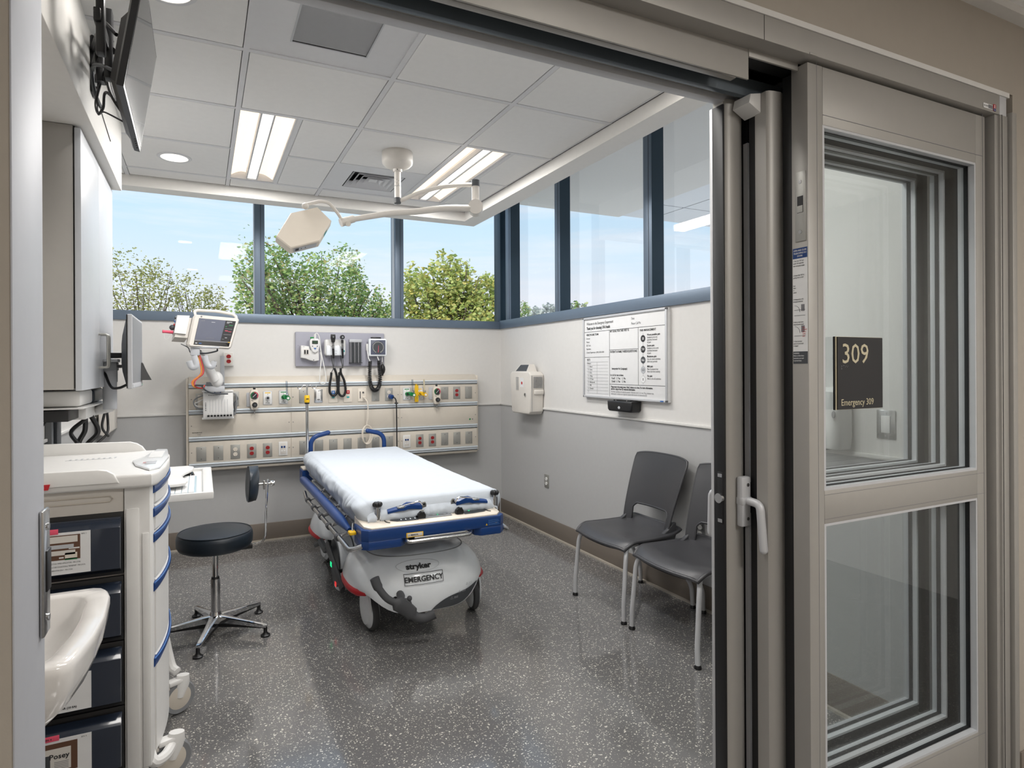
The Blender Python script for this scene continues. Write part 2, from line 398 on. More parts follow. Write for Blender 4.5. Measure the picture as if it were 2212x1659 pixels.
# ceiling tiles, tees, soffit
CZ = 2.74
gx = [-0.44 + .6096 * k for k in range(5)]; gx[4] = 1.975   # -0.44,.17,.78,1.389,1.975
gy = [1.335, 1.428, 2.037, 2.647, 3.256, 3.866, 4.476, 4.66]
b = MB(); fx = [(.17, 3.27, .46, 4.476), (1.401, 3.27, 1.70, 4.476)]
b.box((XL, 1.33, CZ + .10), (1.975, 4.66, CZ + .14), 'tile')
holes = {(1, 3), (1, 4), (1, 5), (3, 3), (3, 4), (3, 5)}
def tilebox(x0, x1, y0, y1):
    g = .0148
    b.box((x0 + g, y0 + g, CZ - .006), (x1 - g, y1 - g, CZ + .02), 'tile', .002, 1)
xs = [XL] + gx
for i in range(len(xs) - 1):
    for j in range(len(gy) - 1):
        x0, x1, y0, y1 = xs[i], xs[i + 1], gy[j], gy[j + 1]
        if x1 - x0 < .1: continue
        if i in (2, 4) and j in (4, 5):      # columns holding the light fixtures: only the right half is tile
            tilebox((.468 if i == 2 else 1.708), x1, y0, y1); continue
        if i == 3 and j == 5: continue       # diffuser
        if i == 2 and j == 2: continue       # grille panel
        tilebox(x0, x1, y0, y1)
struct(b, 'ceiling')
b = MB()
for x in gx[:-1]: b.box((x - .012, 1.34, CZ - .007), (x + .012, 4.66, CZ + .012), 'tee')
b.box((1.965, 1.34, CZ - .002), (1.985, 4.66, CZ + .012), 'tee')
for x in (.468, 1.708): b.box((x - .010, 3.256, CZ - .007), (x + .012, 4.476, CZ + .012), 'tee')
for y in gy[1:-1]:
    for xa, xb in (((XL, .17), (.468, 1.389), (1.708, 1.975)) if 3.5 < y < 4.2 else ((XL, 1.975),)): b.box((xa, y - .012, CZ - .0065), (xb, y + .012, CZ + .0115), 'tee')
struct(b, 'trim_5')
b = MB()   # bulkhead ring (soffit) around the ceiling field, with the recess for the tall glass behind it
SZ = 2.662
b.box((XL, 4.66, SZ), (2.13, 4.80, 3.0), 'soffit'); b.box((1.985, 1.335, SZ), (2.13, 4.66, 3.0), 'soffit')
b.box((XL, 4.655, CZ - .002), (1.98, 4.661, CZ + .004), 'gap_dark'); b.box((1.979, 1.34, CZ - .002), (1.986, 4.66, CZ + .004), 'gap_dark')
struct(b, 'trim_6')
b = MB(); b.box((-3.2, -2.4, 3.19), (4.4, 5.75, 3.3), 'soffit'); struct(b, 'ceiling_deck')
# corridor ceiling
b = MB(); b.box((-3, -2.2, 2.60), (4.2, 1.04, 2.64), 'tile'); b.box((-3, 1.04, 2.575), (4.2, 1.08, 2.60), 'wall_white'); struct(b, 'ceiling_corridor')
# TV bulkhead on the left wall above the cabinets
b = MB(); b.box((XL, 1.33, 2.388), (-0.38, 3.75, CZ + .10), 'soffit', .004); struct(b, 'trim_7')
# ---- windows: curtain wall frames, back wall
def mullion_y(b, x0, x1, z0, z1):  # stands in the back wall
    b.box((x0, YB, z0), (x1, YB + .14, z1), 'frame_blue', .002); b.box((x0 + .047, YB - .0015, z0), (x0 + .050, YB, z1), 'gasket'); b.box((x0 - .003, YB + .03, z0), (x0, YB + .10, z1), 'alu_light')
ZT = 3.185
b = MB(); b.box((XL, YB - .02, 1.825), (XR, YB + .16, 1.898), 'frame_blue', .002)
b.box((XL, YB, ZT - .06), (XR + .05, YB + .14, ZT), 'frame_blue')
fb = struct(b, 'window_1')
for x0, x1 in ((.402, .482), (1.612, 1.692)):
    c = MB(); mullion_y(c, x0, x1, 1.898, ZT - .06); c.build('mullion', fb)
c = MB(); c.box((2.69, YB, 1.898), (2.83, YB + .14, ZT), 'frame_dark', .002); c.build('mullion', fb)
for x0, x1 in ((XL, .402), (.482, 1.612), (1.692, 2.69)):
    c = MB(); c.box((x0, YB + .10, 1.898), (x1, YB + .106, ZT - .06), 'glass'); c.build('glass_pane', fb)
b = MB(); b.box((XR - .02, 1.95, 1.825), (XR + .16, YB - .02, 1.905), 'frame_blue', .002); b.box((XR, 1.95, ZT - .06), (XR + .14, YB, ZT), 'frame_blue')
fr = struct(b, 'window_2')
for y0, y1 in ((5.19, 5.30), (4.301, 4.385), (3.165, 3.25), (2.03, 2.115)):
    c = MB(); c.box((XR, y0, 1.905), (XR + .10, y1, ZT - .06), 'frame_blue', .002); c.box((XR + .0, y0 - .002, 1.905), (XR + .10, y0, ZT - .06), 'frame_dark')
    c.box((XR - .0015, y0 + .030, 1.905), (XR, y0 + .033, ZT - .06), 'gasket'); c.build('mullion', fr)
for y0, y1 in ((5.30, 5.41), (4.385, 5.19), (3.25, 4.301), (2.115, 3.165)):
    c = MB(); c.box((XR + .09, y0, 1.905), (XR + .096, y1, ZT - .06), 'glass'); c.build('glass_pane', fr)
# ================================================================ OUTSIDE
b = MB(); b.box((-40, 7, -4.2), (60, 70, -4.0), 'bounce_ground'); struct(b, 'ground')
b = MB()
cz = 3.35; cy = 6.21   # overhanging canopy of the wing next door
ys = [cy, 5.59, 3.9, 2.2]; xsn = [3.05, 4.14, 5.24, 6.3, 8.2]
for i in range(len(xsn) - 1):
    for j in range(3):
        b.box((xsn[i] + .010, ys[j + 1] + .010, cz), (xsn[i + 1] - .010, ys[j] - .010, cz + .012), 'canopy_panel')
b.box((3.05, 2.2, cz + .012), (8.2, cy, cz + .30), 'frame_dark')
b.build('entrance_canopy', label='pale grey panelled canopy overhanging outside the right hand windows', cat='canopy')
def leafcard(b, c, sz, rnd, m):
    th = rnd.uniform(0, 2 * PI); ph = rnd.uniform(-1, 1); u = Vector((math.cos(th), math.sin(th), ph * .6)).normalized(); w = u.orthogonal().normalized()
    q = rnd.uniform(0, 6.28); w = (w * math.cos(q) + u.cross(w) * math.sin(q)); c = Vector(c)
    vs = [c - u * sz, c - u * sz * .2 + w * sz * .62, c + u * sz * .9, c - u * sz * .2 - w * sz * .62]
    b.raw(vs, [(0, 1, 2, 3)], m)
def tree(name, label, base, blobs, n, leaf, m, seed, sparse=0.0, tr=.12, branches=9):
    rnd = random.Random(seed); x, y = base
    zt = max(c[2] for c, r in blobs)
    root = empty(name, (x, y, -4.0), label, 'tree', 'trees outside the windows')
    t = MB(); top = Vector((x, y, zt - .6)); low = Vector((x, y, -4.0)); t.tube([low, low.lerp(top, .5) + Vector((.05, 0, 0)), top], [tr, tr * .7, tr * .2], 'bark', 8)
    for k in range(branches * 3):
        c, r = rnd.choice(blobs); f = rnd.uniform(.62, .9); s0 = low.lerp(top, f)
        e_ = Vector(c) + Vector((rnd.uniform(-.7, .7) * r[0], rnd.uniform(-.7, .7) * r[1], rnd.uniform(-.2, .8) * r[2]))
        md = s0.lerp(e_, .5) + Vector((0, 0, rnd.uniform(-.1, .15)))
        t.tube(catmull([s0, md, e_], 3), [tr * .22, tr * .2, tr * .17, tr * .14, tr * .1, tr * .08, tr * .04], 'bark', 5)
    t.build('trunk', root)
    b = MB()
    tot = sum(r[0] * r[2] for c, r in blobs)
    for c, r in blobs:
        k = int(n * r[0] * r[2] / tot); cl = []
        for _ in range(max(6, k // 14)):
            while True:
                p = Vector((rnd.uniform(-1, 1), rnd.uniform(-1, 1), rnd.uniform(-1, 1)))
                if p.length < 1 and p.length > .25: break
            cl.append(p)
        for _ in range(k):
            p = rnd.choice(cl) + Vector((rnd.gauss(0, .11), rnd.gauss(0, .11), rnd.gauss(0, .11)))
            leafcard(b, (c[0] + p.x * r[0], c[1] + p.y * r[1], c[2] + p.z * r[2]), leaf * rnd.uniform(.6, 1.25), rnd, m)
    b.build('crown', root, flat=True, recalc=False)
    return root
tree('birch_tree', 'thin open-crowned tree seen in left window pane near cabinet', (-1.2, 16), [((-1.75, 16, 3.3), (.85, .9, .95)), ((-.95, 16, 3.0), (.55, .8, 1.1)), ((-1.3, 16, 1.9), (1.1, 1, 1.1))], 7000, .034, 'leaf_sparse', 1, tr=.10, branches=12)
tree('birch_tree', 'lower thin open-crowned tree above the patient monitor', (.0, 16.5), [((-.25, 16.5, 3.0), (.55, .7, .75)), ((.28, 16.5, 2.7), (.42, .7, .75)), ((.1, 16.5, 1.6), (.9, 1, 1.0))], 5600, .034, 'leaf_sparse', 2, tr=.09, branches=12)
tree('leafy_tree', 'large dense green tree filling the middle window pane', (2.2, 13), [((.95, 12.6, 2.75), (.42, .7, 1.25)), ((1.45, 13, 3.2), (.5, .7, .9)), ((2.0, 13, 2.9), (.55, .9, .9)), ((2.65, 13.2, 3.19), (.55, .9, .9)), ((3.2, 13.2, 2.6), (.5, .8, .85)), ((3.7, 13.2, 2.3), (.45, .8, .8)), ((2.3, 13, 1.6), (1.9, 1.2, 1.2))], 24000, .042, 'leaf_green', 3, tr=.2, branches=16)
tree('maple_tree', 'yellow-green maple with big leaves in rightmost back window pane', (4.8, 12), [((4.0, 12, 2.9), (.36, .6, .75)), ((4.6, 12, 3.15), (.36, .6, .72)), ((4.95, 12, 3.1), (.3, .6, .7)), ((5.35, 12, 2.9), (.36, .6, .72)), ((5.72, 12, 2.8), (.3, .5, .75)), ((4.9, 12, 2.2), (1.15, .9, .9)), ((4.9, 12, 1.2), (1.3, 1, 1))], 15000, .056, 'leaf_maple', 4, tr=.18, branches=12)
tree('leafy_tree', 'small green tree top just beyond the corner mullion', (12.2, 22.5), [((12.1, 22.5, 3.6), (.42, .6, .6)), ((12.3, 22.3, 2.9), (.6, .7, .7)), ((11.7, 22.6, 2.8), (.6, .7, .8))], 4200, .05, 'leaf_green', 5)
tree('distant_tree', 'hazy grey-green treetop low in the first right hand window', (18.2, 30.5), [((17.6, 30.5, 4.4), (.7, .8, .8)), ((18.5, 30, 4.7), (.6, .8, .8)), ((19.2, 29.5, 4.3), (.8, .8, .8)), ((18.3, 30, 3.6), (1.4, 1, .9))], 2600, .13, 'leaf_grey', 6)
tree('leafy_tree', 'tiny treetop showing beside dark mullion above the whiteboard', (9.0, 13.6), [((9.0, 13.55, 2.85), (.24, .4, .34)), ((9.05, 13.5, 2.4), (.35, .5, .4))], 900, .05, 'leaf_green', 8)
# ================================================================ SLIDING DOOR PACKAGE
b = MB()
b.box((-.2496, 1.08, 2.257), (2.36, 1.13, 2.319), 'alu', .001)        # outer beam
b.box((2.36, 1.079, 2.257), (2.40, 1.13, 2.319), 'alu_light', .001)
b.box((-.2496, 1.13, 2.179), (1.28, 1.135, 2.33), 'alu', .0008)       # fascia over the opening
b.box((1.28, 1.128, 2.238), (1.464, 1.134, 2.26), 'alu', .001); b.box((1.28, 1.134, 2.25), (1.50, 1.30, 2.31), 'gasket')  # black box stands in for the darkness inside the header
b.box((-.2496, 1.135, 2.31), (2.40, 1.335, 2.334), 'alu_dark')
b.box((1.278, 1.0795, 2.257), (1.2795, 1.0805, 2.319), 'gap_dark')
head = struct(b, 'trim_8')
b = MB()  # track profiles running across the opening
for (y0, y1, z0, z1, mm) in ((1.15, 1.17, 2.215, 2.30, 'track_grey'), (1.17, 1.19, 2.20, 2.30, 'alu'), (1.235, 1.255, 2.20, 2.30, 'track_grey'), (1.255, 1.285, 2.215, 2.30, 'alu'), (1.285, 1.315, 2.20, 2.27, 'alu_light'), (1.315, 1.335, 2.212, 2.31, 'track_grey'), (1.19, 1.235, 2.25, 2.31, 'alu')):
    b.box((-.2496, y0, z0), (1.28 if y1 < 1.2 else 2.38, y1, z1), mm, .002)
struct(b, 'trim_9')
b = MB(); b.box((-.2516, 1.098, 0), (-.2490, 1.286, 2.257), 'jamb', .001)
jl = struct(b, 'trim_10')
b = MB(); b.box((-.249, 1.245, .985), (-.241, 1.29, 1.20), 'steel', .004)
for z in (1.015, 1.17): b.cyl((-.242, 1.265, z), (-.2375, 1.265, z), .006, m='chrome', n=14)
b.box((-.2415, 1.255, 1.06), (-.2385, 1.285, 1.13), 'black', .002); b.build('strike_plate', jl)
b = MB(); b.cyl((-.2495, 1.185, 2.16), (-.2480, 1.185, 2.16), .016, m='black', n=20); b.build('bolt_hole', jl)
b = MB(); b.box((2.342, 1.085, 0), (2.362, 1.13, 2.257), 'alu', .001); b.box((2.362, 1.078, 0), (2.405, 1.14, 2.257), 'alu', .002)
b.box((2.368, 1.0765, 0), (2.369, 1.0785, 2.257), 'gap_dark'); b.box((2.405, 1.085, 0), (2.412, 1.10, 2.257), 'gasket')
b.box((2.412, 1.068, 0), (2.44, 1.11, 2.27), 'alu', .002)
struct(b, 'trim_11')
def panel(name, x0, x1, y0, y1, g0, g1, stile, side='alu', back='alu_dark'):
    """a door leaf with lead stile, trailing stile, three rails and two panes"""
    b = MB(); ym = (y0 + y1) / 2; rl = ((0.03, .254), (1.010, 1.100), (2.092, 2.249 if stile == 0 else 2.205))
    if stile == 0: b.box((x0, y0, .01), (g0, y1, 2.250), 'alu', .002)
    else:
        b.prism([(x0, y1), (x0, y0 + .008), (x0 + .006, y0 + .002), (x0 + .02, y0 - .002), (x0 + .045, y0 - .004), (x0 + .066, y0 + .003), (x0 + .082, y0 + .016), (x0 + .09, y0 + .03), (x0 + .09, y1)], 2, .01, 2.205, 'alu')
    b.box((g1, y0, .01), (x1, y1, 2.249 if stile == 0 else 2.205), 'alu' if stile == 0 else back, .001)  # inner leaves: dark rubber plus the shade between leaves painted in
    for z0, z1 in rl: b.box((g0, y0, z0), (g1, y1, z1), 'alu' if stile == 0 else back, .001)
    d = struct(b, name)
    for k, (z0, z1) in enumerate(((.254, 1.010), (1.100, 2.092))):   # glazing beads + gaskets around each pane
        c = MB(); w = .007
        for (ya, yb, mm, w2) in ((y0 + .001, ym - .006, 'alu_light', w), (ym - .006, ym + .006, 'gasket', w + .002), (ym + .006, y1 - .001, 'alu_light', w)):
            c.box((g0, ya, z0), (g0 + w2, yb, z1), mm); c.box((g1 - w2, ya, z0), (g1, yb, z1), mm)
            c.box((g0 + w2, ya, z0), (g1 - w2, yb, z0 + w2), mm); c.box((g0 + w2, ya, z1 - w2), (g1 - w2, yb, z1), mm)
        c.build('glazing_bead', d)
        c = MB(); c.box((g0 + .004, ym - .003, z0 + .004), (g1 - .004, ym + .003, z1 - .004), 'glass_door'); c.build('glass_pane', d)
    return d
d1 = panel('door_1', 1.464, 2.315, 1.10, 1.15, 1.524, 2.262, 0)
d1c = MB(); d1c.box((1.4995, 1.0995, .01), (1.5003, 1.1003, 2.262), 'ink_grey')
d1c.box((1.5243, 1.0992, 2.118), (2.30, 1.1004, 2.1195), 'ink_grey'); d1c.box((1.5243, 1.0992, 1.088), (2.30, 1.1004, 1.0888), 'ink_grey'); d1c.box((1.5243, 1.0992, 1.022), (2.30, 1.1004, 1.0228), 'ink_grey'); d1c.box((1.5243, 1.0992, .243), (2.30, 1.1004, .2438), 'ink_grey')
d1c.box((2.300, 1.0992, .01), (2.3010, 1.1003, 2.262), 'ink_grey')
d1c.build('seam_line', d1)
d2 = panel('door_2', 1.423, 2.345, 1.19, 1.235, 1.503, 2.262, 1)
d3 = panel('door_3', 1.356, 2.325, 1.28, 1.325, 1.445, 2.262, 1)
c = MB(); c.box((1.349, 1.283, .01), (1.3565, 1.322, 2.19), 'gasket', .002); c.box((1.349, 1.322, .01), (1.353, 1.333, 2.19), 'alu_light', .001); c.build('edge_gasket', d3)
c = MB(); c.box((1.430, 1.236, .01), (1.47, 1.262, 2.19), 'gasket'); c.build('brush_seal', d2)
c = MB(); c.box((1.470, 1.151, .01), (1.51, 1.182, 2.24), 'gasket'); c.build('brush_seal', d1)
# hook latch plate and instruction label on the stile side of door_1
c = MB(); c.box((1.4615, 1.106, 1.775), (1.464, 1.138, 1.963), 'steel_brushed', .001)
for z in (1.80, 1.935): c.cyl((1.4605, 1.122, z), (1.4615, 1.122, z), .005, m='steel', n=12)
c.box((1.4612, 1.113, 1.852), (1.4616, 1.131, 1.897), 'black'); c.box((1.4602, 1.114, 1.853), (1.4612, 1.130, 1.871), 'steel_brushed'); c.build('latch_plate', d1)
c = MB(); X0 = 1.4636
c.box((X0, 1.103, 1.445), (1.4641, 1.147, 1.758), 'paper'); c.box((X0 - .0003, 1.103, 1.730), (X0, 1.147, 1.758), 'blue'); c.box((X0 - .0003, 1.103, 1.445), (X0, 1.147, 1.478), 'grey_dark')
rt, up = (0, -1, 0), (0, 0, 1)
for k, tx in enumerate(('OPEN AND CLOSE', 'TELESCOPING ICU', 'DOORS')): c.text(tx, .0062, (X0 - .0006, 1.125, 1.7495 - k * .0075), rt, up, 'white', 'CENTER', .0001, .75)
for k, (tx, z) in enumerate((('1. Slide door "SO" and', 1.722), ('middle "SO" panel fully', 1.7155), ('open until panels engage', 1.709), ('2. Release flush "SO" by', 1.683), ('pushing down on latch', 1.677), ('Push', 1.655), ('down', 1.649), ('to', 1.643), ('unlatch', 1.637), ('3. Swing panels to full', 1.618), ('emergency breakout', 1.612), ('4. Push on lead rail to', 1.556), ('swing all panels closed', 1.550), ('5. Check the fixed', 1.504), ('panel to be sure latch', 1.498), ('is engaged', 1.492))):
    c.text(tx, .0048, (X0 - .0006, 1.1455, z), rt, up, 'ink', 'LEFT', .0001, .72)
for k, tx in enumerate(('WARNING:', 'Failure to follow these', 'instructions can result', 'in personal injury')): c.text(tx, .0048, (X0 - .0006, 1.1455, 1.4715 - k * .0066), rt, up, 'paper', 'LEFT', .0001, .72)
for k, tx in enumerate(('Note:', 'DO NOT', 'push on', 'middle', 'panel')): c.text(tx, .0046, (X0 - .0006, 1.118, 1.541 - k * .0058), rt, up, 'red', 'LEFT', .0001, .72)
for z0 in (1.575, 1.590, 1.52):
    c.box((X0 - .0004, 1.11, z0), (X0, 1.143, z0 + .0009), 'ink'); 
for zc in (1.587, 1.53): c.box((X0 - .0004, 1.112, zc), (X0, 1.122, zc + .018), 'ink_grey'); c.tube([(X0 - .0003, 1.142 - .016 * math.sin(a / 8 * 1.57), zc + .016 - .018 * (1 - math.cos(a / 8 * 1.57))) for a in range(9)], .0005, 'ink', 4)
c.build('instruction_label', d1)
c = MB(); c.box((2.264, 1.0785, 2.264), (2.317, 1.0795, 2.279), 'paper'); c.text('80-134020', .0075, (2.266, 1.078, 2.269), (1, 0, 0), (0, 0, 1), 'ink', sx=.75)
for k in range(12): c.box((2.292 + k * .002, 1.0780, 2.2655), (2.292 + k * .002 + random.choice((.0006, .0012)), 1.0784, 2.2775), 'ink_grey')
c.box((2.322, 1.0785, 2.262), (2.336, 1.0795, 2.284), 'red'); c.box((2.322, 1.0783, 2.262), (2.336, 1.0786, 2.270), 'blue'); c.box((2.327, 1.0782, 2.271), (2.331, 1.0786, 2.282), 'paper'); c.box((2.325, 1.0782, 2.271), (2.333, 1.0786, 2.2725), 'paper'); c.text('horton', .0048, (2.3228, 1.078, 2.2642), (1, 0, 0), (0, 0, 1), 'paper', sx=.8)
c.build('barcode_sticker', head)
# header end bracket, bumper block and lever handles
c = MB(); c.box((1.445, 1.078, 2.2565), (1.475, 1.11, 2.262), 'alu', .001); c.build('end_clip', head)
c = MB(); c.prism([(1.385, 2.198), (1.378, 2.172), (1.425, 2.150), (1.452, 2.168), (1.452, 2.204), (1.43, 2.208)], 1, 1.215, 1.275, 'white', .003)
c.cyl((1.440, 1.213, 2.190), (1.440, 1.217, 2.190), .012, m='grey_light', n=16); c.build('door_stop', d3)
def lever(d, y, sgn, x, z):
    c = MB(); c.box((x - .018, y, z - .075), (x + .018, y + sgn * .022, z + .068), 'alu_light', .006); 
    for zz in (z + .045, z - .052): c.cyl((x + .004, y + sgn * .0215, zz), (x + .004, y + sgn * .0235, zz), .005, m='steel', n=12)
    c.box((x - .019, y, z - .012), (x + .019, y + sgn * .024, z + .010), 'alu_light', .003)
    o = c.build('handle_plate', d)
    c = MB(); c.tube(fillet([(x + .004, y + sgn * .02, z), (x + .006, y + sgn * .062, z - .004), (x + .010, y + sgn * .070, z - .13)], .016), [.0115] * 7, 'alu_light', 14); c.ball((x + .010, y + sgn * .070, z - .13), .0115, 'alu_light', 12)
    c.build('lever', o)
lever(d3, 1.276, -1, 1.405, 1.055); lever(d3, 1.326, 1, 1.402, 1.06)
c = MB(); c.box((1.3475, 1.288, .985), (1.3495, 1.308, 1.135), 'black', .001); c.cyl((1.340, 1.298, 1.06), (1.350, 1.298, 1.06), .014, m='steel', n=18); c.box((1.3465, 1.29, .99), (1.3475, 1.306, 1.0), 'steel'); c.box((1.3465, 1.29, 1.12), (1.3475, 1.306, 1.13), 'steel'); c.build('lock_edge', d3)
# room sign
r = empty('room_sign', (1.66, 1.085, 1.31), 'black room sign reading 309 on the fixed glass door panel', 'sign')
c = MB(); sy = 1.118
c.box((1.525 + .045, sy, 1.310), (1.775, sy - .004, 1.514), 'black'); c.box((1.573, sy - .004, 1.310), (1.775, sy - .006, 1.514), 'sign_gold'); c.box((1.577, sy - .006, 1.311), (1.775, sy - .009, 1.513), 'sign_black')
c.text('309', .079, (1.592, sy - .0095, 1.440), (1, 0, 0), (0, 0, 1), 'sign_gold', sx=1.02, depth=.0005)
c.text('Emergency 309', .0262, (1.590, sy - .0095, 1.3215), (1, 0, 0), (0, 0, 1), 'sign_gold', sx=.88, depth=.0004)
for k, (dx, dz) in enumerate(((0, -.004), (0, 0), (.003, 0), (.003, -.008), (.009, .001), (.012, .001), (.018, -.003), (.021, 0), (.026, -.003), (.029, 0), (.0, -.008))): c.ball((1.592 + dx, sy - .0092, 1.432 + dz), .0007, 'grey_light', 6)

for v_ in c.V: v_.x += .016; v_.z += .006
c.build('sign_plate', r)
# ================================================================ CEILING DEVICES AND LAMPS
def troffer(x0, label):
    x1 = x0 + .295; y0, y1 = 3.268, 4.466
    r = empty('ceiling_light', ((x0 + x1) / 2, (y0 + y1) / 2, CZ), label, 'light', 'recessed ceiling lights')
    b = MB()
    for a, c in (((x0, y0), (x0 + .012, y1)), ((x1 - .012, y0), (x1, y1)), ((x0 + .012, y0), (x1 - .012, y0 + .012)), ((x0 + .012, y1 - .012), (x1 - .012, y1))):
        b.box((a[0], a[1], CZ - .004), (c[0], c[1], CZ + .075), 'tee', .001)
    b.box((x0 - .006, y0 - .006, CZ + .001), (x0 - .001, y1, CZ + .01), 'gap_dark'); b.box((x1 + .001, y0, CZ + .001), (x1 + .005, y1, CZ + .01), 'gap_dark')
    b.box((x0, y0, CZ + .075), (x1, y1, CZ + .08), 'white'); b.build('housing', r)
    xm = (x0 + x1) / 2
    for s1, xa in ((1, x0 + .012), (-1, x1 - .012)):
        c = MB(); e_ = xm - s1 * .036; pr = []
        for k in range(9):
            t = k / 8; pr.append((xa + (e_ - xa) * t, CZ + .012 + .034 * math.sin(t * PI * .62)))
        for k in range(8):
            (xa0, za0), (xa1, za1) = pr[k], pr[k + 1]
            c.quad((xa0, y0 + .012, za0), (xa0, y1 - .012, za0), (xa1, y1 - .012, za1), (xa1, y0 + .012, za1), 'lamp_warm')
        c.build('diffuser', r, recalc=False)
    c = MB(); c.box((xm - .028, y0 + .012, CZ + .004), (xm + .028, y1 - .012, CZ + .010), 'lamp_white', .002); c.build('lamp_lens', r)
    c = MB()
    for q in (-.036, .028): c.box((xm + q, y0 + .012, CZ - .002), (xm + q + .008, y1 - .012, CZ + .03), 'grey_light', .001)
    c.build('lens_rail', r)
    l = area('ceiling_light_source', (xm, (y0 + y1) / 2, CZ - .012), (.27, 1.15), LAMP['room'], (1, .98, .955)); l.parent = r; l.location = (0, 0, -.012)
    return r
troffer(.167, 'long ceiling light left of the surgical lamp'); troffer(1.403, 'long ceiling light right of the surgical lamp')
def downlight(x, y, label, z=CZ, p=None):
    r = empty('downlight', (x, y, z), label, 'light', 'round recessed downlights')
    b = MB(); b.lathe([(.0765, -.002), (.0765, -.011), (.092, -.010), (.096, -.0065)], (x, y, z), m='tee', n=40); b.build('trim_ring', r)
    b = MB(); b.cyl((x, y, z - .0062), (x, y, z - .0092), .076, m='lamp_white', n=40); b.build('lens', r)
    l = area('downlight_source', (x, y, z - .012), (.12, .12), p or LAMP['down'], (1, .97, .93)); l.parent = r; l.location = (0, 0, -.012)
downlight(-.145, 4.17, 'round downlight near the far end of the ceiling'); downlight(-.10, 2.335, 'round downlight cut off by the top edge, above the television')
# louvred return grille set in a ceiling panel
r = empty('return_grille', (.475, 2.342, CZ), 'square return air grille with fine parallel slats, nearest the door', 'vent')
b = MB(); X0, X1, Y0, Y1 = .181, .769, 2.048, 2.636; a0, a1, c0, c1 = .330, .625, 2.205, 2.505
for p, q in (((X0, Y0), (a0, Y1)), ((a1, Y0), (X1, Y1)), ((a0, Y0), (a1, c0)), ((a0, c1), (a1, Y1))): b.box((p[0], p[1], CZ - .003), (q[0], q[1], CZ + .012), 'tee')
b.build('panel', r)
b = MB(); b.box((a0, c0, CZ + .03), (a1, c1, CZ + .034), 'grey_dark'); b.build('duct', r)
b = MB()
for k in range(25):
    y = c0 + .006 + k * .012; b.raw([(a0, y, CZ + .007), (a1, y, CZ + .007), (a1, y + .010, CZ - .003), (a0, y + .010, CZ - .003), (a0, y, CZ + .0085), (a1, y, CZ + .0085), (a1, y + .010, CZ - .0015), (a0, y + .010, CZ - .0015)], [(0, 1, 2, 3), (7, 6, 5, 4), (0, 4, 5, 1), (1, 5, 6, 2), (2, 6, 7, 3), (3, 7, 4, 0)], 'grey_light')
b.box((a0 - .006, c0 - .006, CZ - .005), (a0, c1 + .006, CZ), 'grey_light'); b.box((a1, c0 - .006, CZ - .005), (a1 + .006, c1 + .006, CZ), 'grey_light'); b.box((a0, c1, CZ - .005), (a1, c1 + .006, CZ), 'grey_light'); b.box((a0, c0 - .006, CZ - .005), (a1, c0, CZ), 'grey_light')
b.build('slats', r)
# four-way supply diffuser
r = empty('supply_diffuser', (1.08, 4.17, CZ), 'square ceiling diffuser of nested louvres behind the surgical lamp mount', 'vent')
b = MB(); X0, X1, Y0, Y1 = .792, 1.378, 3.878, 4.464; h0, h1, k0, k1 = .905, 1.265, 3.99, 4.35
for p, q in (((X0, Y0), (h0, Y1)), ((h1, Y0), (X1, Y1)), ((h0, Y0), (h1, k0)), ((h0, k1), (h1, Y1))): b.box((p[0], p[1], CZ - .003), (q[0], q[1], CZ + .012), 'tee')
b.build('panel', r)
b = MB(); b.box((h0, k0, CZ + .075), (h1, k1, CZ + .08), 'gasket')
for p, q in (((h0, k0), (h0 + .004, k1)), ((h1 - .004, k0), (h1, k1)), ((h0, k0), (h1, k0 + .004)), ((h0, k1 - .004), (h1, k1))): b.box((p[0], p[1], CZ), (q[0], q[1], CZ + .075), 'grey_dark')
b.build('duct', r)
xc, yc = (h0 + h1) / 2, (k0 + k1) / 2
for k in range(4):
    b = MB(); ro = .172 - k * .038; ri = ro - .034
    O = [(xc - ro, yc - ro), (xc + ro, yc - ro), (xc + ro, yc + ro), (xc - ro, yc + ro)]; I = [(xc - ri, yc - ri), (xc + ri, yc - ri), (xc + ri, yc + ri), (xc - ri, yc + ri)]
    rings = [[(p[0], p[1], z) for p in P] for P, z in ((O, CZ - .003), (O, CZ - .001), (I, CZ + .033), (I, CZ + .031), (O, CZ - .003))]
    b.loft(rings, 'tee', cap=False); b.build('louvre', r, flat=True)
b = MB(); b.box((xc - .026, yc - .026, CZ + .004), (xc + .026, yc + .026, CZ + .01), 'tee', .002); b.build('louvre_centre', r)
# corridor ceiling lights (behind the camera and along the corridor)
for k, (x, y) in enumerate(((-2.2, -1.7), (1.6, -.9), (3.1, -1.5))):
    r = empty('corridor_light', (x, y, 2.60), ('corridor ceiling light near the left end', 'corridor ceiling light behind the doorway', 'corridor ceiling light near the right end')[k], 'light', 'corridor ceiling lights')
    b = MB(); b.box((x - .31, y - .31, 2.590), (x + .31, y + .31, 2.60), 'tee', .002); b.build('housing', r)
    b = MB(); b.box((x - .28, y - .28, 2.586), (x + .28, y + .28, 2.590), 'lamp_warm'); b.build('diffuser', r)
    l = area('corridor_light_source', (x, y, 2.58), (.5, .5), LAMP['corr'], (1, .97, .93)); l.parent = r; l.location = (0, 0, -.02)
